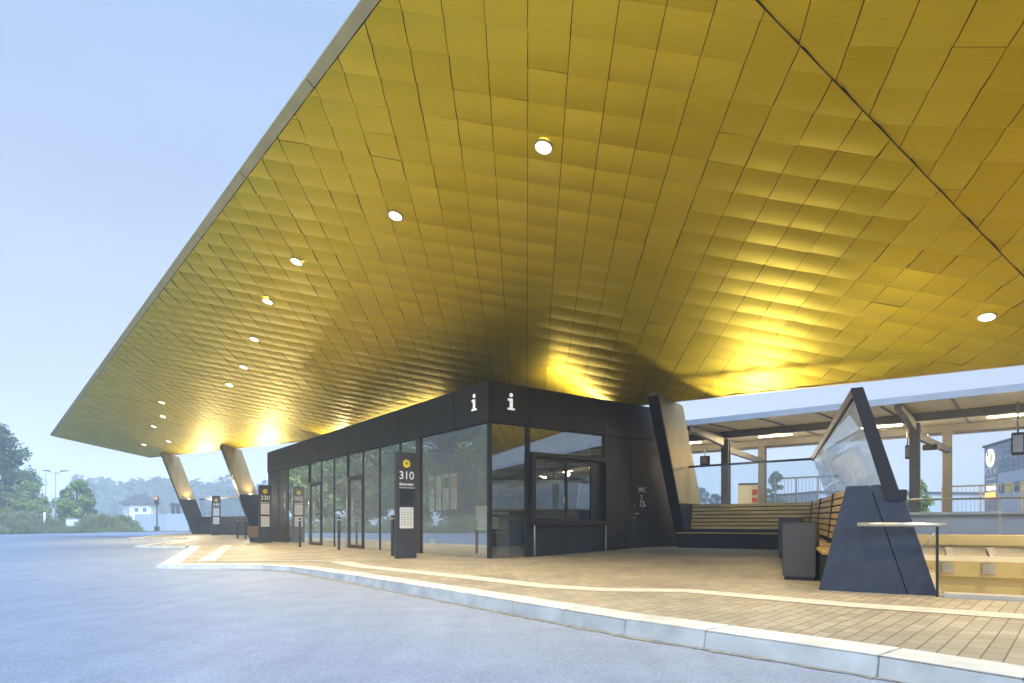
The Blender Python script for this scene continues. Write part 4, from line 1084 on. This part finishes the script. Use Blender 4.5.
# ------------------------------------------------------------------ trees and plants
def tree_mesh(name, h, r, n, seed, leaf, crown0=.25, shape='round', leafm='leaf_mid', limbs=7):
    rng = random.Random(seed)
    tb = MB(); tb.tube([(0,0,-.3),(rng.uniform(-.1,.1),0,h*.35),(rng.uniform(-.3,.3),rng.uniform(-.3,.3),h*.8)], .035*h*.55, 8, .008*h)
    clumps = []
    for k in range(int(26+h)):
        t = rng.uniform(crown0, 1.0)
        if shape == 'round': rr = r*math.sin(math.pi*min(1,max(.08,(t-crown0*.6)/(1.06-crown0*.6))))**.7
        else: rr = r*(1.08-t)**.8
        a = rng.uniform(0, 2*math.pi); d = rr*math.sqrt(rng.uniform(.15,1))
        clumps.append((Vector((d*math.cos(a), d*math.sin(a), t*h)), rng.uniform(.16,.32)*r))
    for c, s in clumps[:limbs+6]:
        tb.tube([(0,0,max(h*.15,c.z-h*.22)), c*.55+Vector((0,0,c.z*.42)), c], .010*h, 5, .003*h)
    trunk = bpy.data.meshes.new('trunk'); bmesh.ops.recalc_face_normals(tb.bm, faces=tb.bm.faces); tb.bm.to_mesh(trunk); tb.bm.free(); trunk.materials.append(M['trunk'])
    vs, fs = [], []
    for k in range(n):
        c, s = clumps[rng.randrange(len(clumps))]
        d = Vector((rng.gauss(0,1), rng.gauss(0,1), rng.gauss(0,.75))).normalized()*s*rng.uniform(.35,1.15)
        p = c + d
        nrm = (d.normalized()*.6 + Vector((rng.gauss(0,.6), rng.gauss(0,.6), rng.gauss(.5,.5)))).normalized()
        a = nrm.orthogonal().normalized(); a.rotate(Matrix.Rotation(rng.uniform(0,6.28), 3, nrm)); b = nrm.cross(a)
        l = leaf*rng.uniform(.6,1.3); w = l*.55; i = len(vs)
        vs += [p-a*l, p+b*w, p+a*l, p-b*w]; fs.append((i,i+1,i+2,i+3))
    cm = bpy.data.meshes.new('crown'); cm.from_pydata(vs, [], fs); cm.materials.append(M[leafm])
    return trunk, cm
TREES = {
 'oak': tree_mesh('oak', 13, 5.2, 9000, 1, .30, .12, 'round', 'leaf_mid'),
 'dark': tree_mesh('dark', 15, 5.0, 9000, 2, .30, .10, 'round', 'leaf_dark'),
 'light': tree_mesh('light', 8, 2.9, 5000, 3, .20, .14, 'round', 'leaf_light'),
 'autumn': tree_mesh('autumn', 9, 3.6, 5000, 4, .22, .12, 'round', 'leaf_autumn'),
 'cone': tree_mesh('cone', 9, 2.4, 4500, 5, .2, .06, 'cone', 'leaf_dark'),
 'young': tree_mesh('young', 4.2, 1.3, 1500, 6, .12, .2, 'cone', 'leaf_light'),
}
def tree(kind, x, y, s, label, group=None, z=-.05, sz=None):
    tm_, cm = TREES[kind]
    root = empty({'cone':'conifer_tree'}.get(kind,'leafy_tree'), (x,y,z), random.uniform(0,6.28), label, 'tree', group)
    root.scale = (s,s,sz or s)
    link('trunk', tm_, None, root); link('crown', cm, None, root)
G1 = 'trees along the far road edge'
tree('dark', *at(-12,92), 1.0, 'tall dark tree at the picture edge rising above the yellow-green trees', G1)
tree('oak', *at(13,104), .86, 'broad green tree just behind the yellow-green tree at the picture edge', G1)
tree('autumn', *at(2,84), .62, 'yellowing bushy tree at the far picture edge above the grass mound', G1)
tree('light', *at(27,86), .82, 'pale green tree with layered branches left of the lamp post', G1)
tree('light', *at(42,97), .62, 'small pale green tree just behind the white guide post', G1)
tree('light', *at(77,86), .84, 'bright pale green tree right of the double lamp post', G1)
tree('cone', *at(66,96), .72, 'dark pointed tree behind the bright pale green tree, lamp post side', G1)
tree('cone', *at(87,98), .72, 'dark pointed tree behind the bright pale green tree, house side', G1)
tree('dark', *at(84,112), .34, 'low dark bushy tree at the end of the row near the house', G1)
tree('dark', *at(-30,100), 1.05, 'very tall dark tree out beyond the picture edge', G1)
# the same belt of trees goes on round the turning area: it is what the kiosk glass mirrors
rg = random.Random(21)
GB = 'belt of trees across the turning area, mirrored in the kiosk glass'
k = 0
yy = 4
while yy < 57:
    kd = ('oak','dark','oak','autumn','light','oak')[k % 6]
    tree(kd, -54 - rg.uniform(0,5) - (4 if kd == 'dark' else 0), yy, rg.uniform(.85,1.15)*(1.35 if kd in ('light','autumn') else 1), 'green belt tree across the turning area, mirrored in the kiosk glass', GB, 0.3)
    yy += rg.uniform(4.2,5.8); k += 1
yy = 8
while yy < 74:
    tree('dark' if k % 3 else 'oak', -70 - rg.uniform(0,5), yy, rg.uniform(1.1,1.35), 'green belt tree across the turning area, mirrored in the kiosk glass', GB, 1.5)
    yy += rg.uniform(6,8); k += 1
# rail side
tree('young', *at(918,46), 1.0, 'slender young green tree seen between the two canopy posts', z=0)
tree('young', *at(926,44), .7, 'small young green tree close right of the slender one between canopy posts', z=0)
for px, Y, s in ((700,150,.62),(716,140,.5),(745,150,.45),(672,150,.6),(785,160,.5),(690,128,.42)):
    tree('dark', *at(px,Y), s, 'distant bluish tree beyond the tracks seen through the windbreak glass', 'distant trees beyond the tracks')
tree('cone', *at(776,115), 1.15, 'lone dark pointed tree beyond the tracks above the mesh guard')

def mound(cx, cy, lx, ly, h, n, seed, label, leaf=.5, m='grass', rz=0):
    rng = random.Random(seed); vs, fs = [], []
    root = empty('grass_clump', (cx,cy,-.03), rz, label, 'ornamental grass', 'grass clumps along the far road edge')
    for k in range(n):
        a = rng.uniform(0,2*math.pi); d = math.sqrt(rng.uniform(0,1))
        x, y = d*lx*math.cos(a), d*ly*math.sin(a)
        z = h*(1-d**2.4)*rng.uniform(.55,1.05)
        lean = Vector((x/lx*.55+rng.gauss(0,.35), y/ly*.55+rng.gauss(0,.35), 1)).normalized()*leaf*rng.uniform(.6,1.3)
        side = Vector((rng.gauss(0,1), rng.gauss(0,1), 0)).normalized()*.035
        i = len(vs); p = Vector((x,y,max(0,z-.2)))
        vs += [p-side, p+side, p+lean*.6+side*.7, p+lean+Vector((lean.x*.25,lean.y*.25,-.05)), p+lean*.6-side*.7]; fs.append((i,i+1,i+2,i+3,i+4))
    me = bpy.data.meshes.new('blades'); me.from_pydata(vs, [], fs); link('blades', me, M[m], root)
    b = MB(); nn_ = 24; rings = []
    for d in (1,.8,.55,.25): rings.append([b.bm.verts.new((d*.92*lx*math.cos(2*math.pi*q/nn_), d*.92*ly*math.sin(2*math.pi*q/nn_), max(.0,h*.78*(1-d**2.4)))) for q in range(nn_)])
    for ra, rb in zip(rings[:-1], rings[1:]):
        for q in range(nn_): b.bm.faces.new((ra[q],ra[(q+1)%nn_],rb[(q+1)%nn_],rb[q]))
    b.bm.faces.new(rings[-1]); b.build('earth', M['soil'], root, True)
mound(*at(22,80), 6.2, 2.6, 2.5, 5200, 1, 'long tall grass clump at the picture edge below the trees', .7)
mound(*at(54,79.2), 3.0, 1.6, .9, 2200, 2, 'low trimmed grass clump at the foot of the lamp post', .45)
mound(*at(100,81), 3.6, 2.0, 2.2, 3200, 3, 'rounded grass clump right of the white cabinet', .7)
mound(*at(122,84), 2.3, 1.6, 2.2, 2200, 4, 'rounded grass clump in front of the white house', .7)
mound(*at(120,79), 3.0, 1.0, .8, 1600, 5, 'low flat grass clump along the road edge before the house', .4)
mound(*at(-14,72), 5.0, 2.6, 2.4, 3600, 6, 'tall grass clump just outside the picture edge', .7)
for i in range(7): mound(-49.5, 12+i*7.5, 1.6, 4.2, 1.9, 2000, 20+i, 'tall grass clump beside the tree belt across the turning area', .7)

# far wood on the hills: reads as one hazy mass
rng = random.Random(5); vs, fs = [], []
for k in range(520):
    px = rng.uniform(70, 330) if k < 400 else rng.uniform(620, 860)
    Y = rng.uniform(300, 420); hgt = (18 if k < 400 else 8)*rng.uniform(.75,1.1)
    up_ = 0
    if k < 400: hgt = 25*rng.uniform(.86,1.06)*(.97+.05*math.sin(px*.09))
    x0, y0 = at(px, Y)
    for q in range(80):
        d = Vector((rng.gauss(0,1), rng.gauss(0,1), rng.gauss(0,1))).normalized()
        p = Vector((x0, y0, up_ + hgt*.56)) + Vector((d.x*5.2, d.y*5.2, d.z*hgt*.42))*rng.uniform(.75,1.05)
        n_ = (d + Vector((rng.gauss(0,.4),rng.gauss(0,.4),rng.gauss(.2,.4)))).normalized(); a = n_.orthogonal().normalized(); b_ = n_.cross(a)
        l = rng.uniform(1.0,2.0); i = len(vs); vs += [p-a*l, p+b_*l*.8, p+a*l, p-b_*l*.8]; fs.append((i,i+1,i+2,i+3))
me = bpy.data.meshes.new('distant_woods'); me.from_pydata(vs, [], fs)
tag(link('distant_woods', me, M['leaf_far']), 'hazy blue wooded ridge far beyond the road', 'woods', kind='stuff')
b = MB(); pr = []
for k in range(41):
    x = -420+k*16; pr.append((x, 14+4*math.sin(k*.5)+3*math.sin(k*1.3)))
for (xa, ha), (xb, hb) in zip(pr[:-1], pr[1:]): b.hexa([(xa,360,-1),(xb,360,-1),(xb,520,-1),(xa,520,-1)],[(xa,440,ha),(xb,440,hb),(xb,500,hb*.8),(xa,500,ha*.8)])
tag(b.build('hills', M['soil']), 'low hill ridge behind the far wood', 'hill', kind='structure')

# ------------------------------------------------------------------ far left: house, fence, lamp post, signal, posts
x, y = at(141,180); hs = empty('house', (x,y,0), R(12), 'white two-storey house with a dark hipped roof beyond the road', 'house')
b = MB(); b.box(-3.6,3.6,-3,3,-.1,6.8); b.build('wall', M['white_paint'], hs)
b = MB(); b.hexa([(-4.9,-4,6.802),(4.6,-4,6.802),(4.6,4,6.802),(-4.9,4,6.802)],[(-1.2,-.1,9.8),(1.2,-.1,9.8),(1.2,.1,9.8),(-1.2,.1,9.8)]); b.build('roof', M['roof_tile'], hs)
b = MB(); b.box(-3.62,-1.9,-3.05,-3.005,4.0,6.75); b.build('upper_cladding', M['facade_grey'], hs)
for x0, z0 in ((-3.0,.9),(-.9,.9),(1.5,.9),(-.7,4.6),(1.4,4.6)):
    b = MB(); b.box(x0,x0+1.1,-3.06,-3.005,z0,z0+1.2); w = b.build('window', M['white_paint'], hs)
    b = MB(); b.box(x0+.08,x0+1.02,-3.08,-3.062,z0+.08,z0+1.12); b.build('pane', M['window_dark'], w)
def lfence(name, px0, px1, Y, h, label):
    (x0, y0), (x1, y1) = at(px0, Y), at(px1, Y*.93)
    L = math.hypot(x1-x0, y1-y0); root = empty(name, (x0,y0,-.05), math.atan2(y1-y0, x1-x0), label, 'fence')
    b = MB(); k = 0; s = .55
    while k*s < L: b.box(k*s,k*s+s-.05,-.02,.02,.1,h-.05*(k%2)); k += 1
    b.build('boards', M['facade_light'], root)
    for q in range(int(L/2.75)+1):
        b = MB(); b.box(q*2.75-.06,q*2.75+.06,.025,.14,-.1,h+.05); b.build('post', M['grey_metal'], root)
lfence('board_fence', 135, 190, 104, 2.8, 'pale grey board fence across the far side of the road')
x, y = at(55.5,82); lp = empty('street_lamp', (x,y,0), R(8), 'tall grey street lamp with two arms above the grass clumps', 'street lamp')
b = MB(); b.tube([(0,0,-.2),(0,0,4),(0,0,7.8)], .10, 10, .06); b.build('pole', M['grey_metal'], lp, True)
for s in (-1,1):
    b = MB(); b.tube([(0,0,7.6),(s*.5,0,7.85),(s*.75,0,7.95)], .04, 8); arm = b.build('arm', M['grey_metal'], lp, True)
    b = MB(); b.hexa([(s*.65,-.17,7.92),(s*1.6,-.12,8.02),(s*1.6,.12,8.02),(s*.65,.17,7.92)],[(s*.65,-.12,8.07),(s*1.6,-.05,8.10),(s*1.6,.05,8.10),(s*.65,.12,8.07)]); b.bevel(.02).build('lamp_head', M['pylon_grey'], arm)
x, y = at(157,98); ts = empty('traffic_light', (x,y,0), R(5), 'traffic light showing red on a slim pole by the board fence', 'traffic light')
b = MB(); b.tube([(0,0,-.1),(0,0,4.7)], .11, 10); b.build('pole', M['pylon_grey'], ts, True)
b = MB(); b.box(-.26,.26,-.32,.1,4.1,5.35); b.bevel(.03).build('housing', M['black_steel'], ts)
b = MB(); b.disc((0,-.34,5.1),(0,1,0),.17,20,.03); b.build('red_lens', M['red_lamp'], ts)
b = MB(); b.disc((0,-.335,4.72),(0,1,0),.14,20,.03); b.build('amber_lens', M['black_steel'], ts)
b = MB(); b.box(-.3,.3,-.25,.25,-.1,.75); b.build('switch_box', M['black_steel'], ts)
def gpost(px, Y, h, label, m='white_paint'):
    x, y = at(px, Y); root = empty('marker_post', (x,y,0), 0, label, 'post', 'slim posts along the far road edge')
    b = MB(); b.tube([(0,0,-.2),(0,0,h)], .11, 10); b.build('post', M[m], root, True)
    b = MB(); b.tube([(0,0,h),(0,0,h+.12)], .13, 10, .05); b.build('cap', M['pylon_grey'], root, True)
gpost(44.5,79,2.6,'white marker post standing left of the double street lamp')
gpost(92,88,2.4,'white marker post between the pale cabinet and the house')
gpost(4,86,2.0,'white marker post at the picture edge above the grass clump')
gpost(190,60,1.6,'slim grey marker post on the road beyond the farthest pillar','grey_metal')
def thin_tree(px, Y, h, label):
    x, y = at(px, Y); rng = random.Random(px); root = empty('bare_sapling', (x,y,0), 0, label, 'sapling', 'thin bare saplings by the road')
    b = MB(); b.tube([(0,0,-.1),(.05,0,h*.5),(0,.05,h)], .06, 6, .015); b.build('trunk', M['trunk'], root)
    b = MB()
    for k in range(16):
        z = h*rng.uniform(.45,.95); a = rng.uniform(0,6.28); l = rng.uniform(.5,1.2)
        b.tube([(0,0,z),(l*.6*math.cos(a),l*.6*math.sin(a),z+.35*l),(l*math.cos(a),l*math.sin(a),z+.55*l)], .018, 4, .006)
    b.build('crown', M['trunk'], root)
thin_tree(45.5,82,8.2,'thin nearly bare sapling left of the double street lamp')
thin_tree(94,84,6.5,'thin nearly bare sapling by the house end of the tree row')
x, y = at(73.5,81); cab = empty('utility_cabinet', (x,y,0), R(5), 'pale grey utility cabinet between two grass clumps', 'cabinet')
b = MB(); b.box(-.75,.75,-.3,.3,-.05,1.75); b.bevel(.03).build('body', M['facade_light'], cab)
b = MB(); b.box(-.72,-.02,-.315,-.303,.15,1.65); b.box(.02,.72,-.315,-.303,.15,1.65); b.build('door', M['white_paint'], cab)
b = MB(); b.box(-.8,.8,-.35,.35,1.752,1.84); b.build('roof', M['grey_metal'], cab)
# tall lamp columns seen through the far windbreak
for px, Y, h in ((173,120,5.2),(178,118,5.0)):
    x, y = at(px, Y); root = empty('lamp_column', (x,y,0), 0, 'slim dark column light standing behind the board fence', 'lamp column', 'column lights behind the fence')
    b = MB(); b.box(-.25,.25,-.25,.25,-.1,h); b.build('column', M['pylon_grey'], root)
    b = MB(); b.box(-.55,.55,-.2,.2,h-.5,h-.1); b.build('lamp_head', M['pylon_grey'], root)

# ------------------------------------------------------------------ haze
hz = bpy.data.materials.new('haze'); hz.use_nodes = True; nt = hz.node_tree; nt.nodes.clear()
out = N(nt,'ShaderNodeOutputMaterial'); pv = N(nt,'ShaderNodeVolumePrincipled'); pv.inputs['Color'].default_value = (.86,.93,1.0,1); pv.inputs['Density'].default_value = .0019; pv.inputs['Anisotropy'].default_value = -.4
nt.links.new(pv.outputs[0], out.inputs['Volume'])
HAZE = True
if HAZE:
    b = MB(); b.box(-940,940,-340,940,-4.4,36); o = b.build('haze', hz); tag(o, 'thin bluish evening haze over the whole station', 'haze', kind='stuff')

# ------------------------------------------------------------------ sky, sun, camera
SUN_EL, SUN_AZ = 42, 152         # azimuth measured from +Y clockwise: the soft glow comes from behind the camera, left
w = bpy.data.worlds.new('World'); sc.world = w; w.use_nodes = True; nt = w.node_tree
bg = nt.nodes['Background']; sky = N(nt,'ShaderNodeTexSky'); sky.sky_type = 'NISHITA'; sky.sun_disc = False
sky.sun_elevation = R(SUN_EL); sky.sun_rotation = R(SUN_AZ); sky.air_density = 1.0; sky.dust_density = .6; sky.ozone_density = 2.5
mx = N(nt,'ShaderNodeMixRGB'); mx.inputs[0].default_value = .85
tcw = N(nt,'ShaderNodeTexCoord'); sx = N(nt,'ShaderNodeSeparateXYZ'); nt.links.new(tcw.outputs['Generated'], sx.inputs[0])
crw = N(nt,'ShaderNodeValToRGB'); crw.color_ramp.elements[0].position = 0; crw.color_ramp.elements[1].position = .75
crw.color_ramp.elements[0].color = (.57,.625,.74,1); crw.color_ramp.elements[1].color = (.315,.45,.71,1)
nt.links.new(sx.outputs['Z'], crw.inputs[0])
nzw = N(nt,'ShaderNodeTexNoise'); nzw.inputs['Scale'].default_value = 2.2; nzw.inputs['Detail'].default_value = 4
mpw = N(nt,'ShaderNodeMapping'); mpw.inputs['Scale'].default_value = (1,1,3.5); nt.links.new(tcw.outputs['Generated'], mpw.inputs[0]); nt.links.new(mpw.outputs[0], nzw.inputs['Vector'])
mrw = N(nt,'ShaderNodeMapRange'); mrw.inputs[1].default_value = .3; mrw.inputs[2].default_value = .7; mrw.inputs[3].default_value = 9.0; mrw.inputs[4].default_value = 9.9; nt.links.new(nzw.outputs['Fac'], mrw.inputs[0])
vsw = N(nt,'ShaderNodeVectorMath', operation='SCALE'); nt.links.new(crw.outputs[0], vsw.inputs[0]); nt.links.new(mrw.outputs[0], vsw.inputs['Scale']); nt.links.new(vsw.outputs[0], mx.inputs[2])
nt.links.new(sky.outputs[0], mx.inputs[1]); nt.links.new(mx.outputs[0], bg.inputs['Color'])
bg.inputs['Strength'].default_value = .069
sl = bpy.data.lights.new('sun', 'SUN'); sl.energy = 3.8; sl.angle = R(60); sl.color = (.58,.77,1.0)
so = bpy.data.objects.new('sun', sl); COL.objects.link(so)
az = R(SUN_AZ); sd_ = Vector((math.sin(az)*math.cos(R(SUN_EL)), math.cos(az)*math.cos(R(SUN_EL)), math.sin(R(SUN_EL))))
so.rotation_euler = sd_.to_track_quat('Z','Y').to_euler()
cd = bpy.data.cameras.new('camera'); cam = bpy.data.objects.new('camera', cd); COL.objects.link(cam)
cam.location = (0,0,EYE); cam.rotation_euler = (R(90),0,0)
cd.sensor_width = 36; cd.lens = 36*F/1024; cd.sensor_fit = 'HORIZONTAL'; cd.shift_y = (HY-341.5)/1024
cd.clip_start = .05; cd.clip_end = 3000
sc.camera = cam
sc.view_settings.view_transform = 'Standard'; sc.view_settings.look = 'None'; sc.view_settings.gamma = 1; sc.view_settings.exposure = 1.15
cy = sc.cycles
cy.use_denoising = True; cy.max_bounces = 8; cy.diffuse_bounces = 3; cy.glossy_bounces = 4; cy.transparent_max_bounces = 12; cy.volume_bounces = 0
cy.sample_clamp_indirect = 6; cy.caustics_reflective = False; cy.caustics_refractive = False
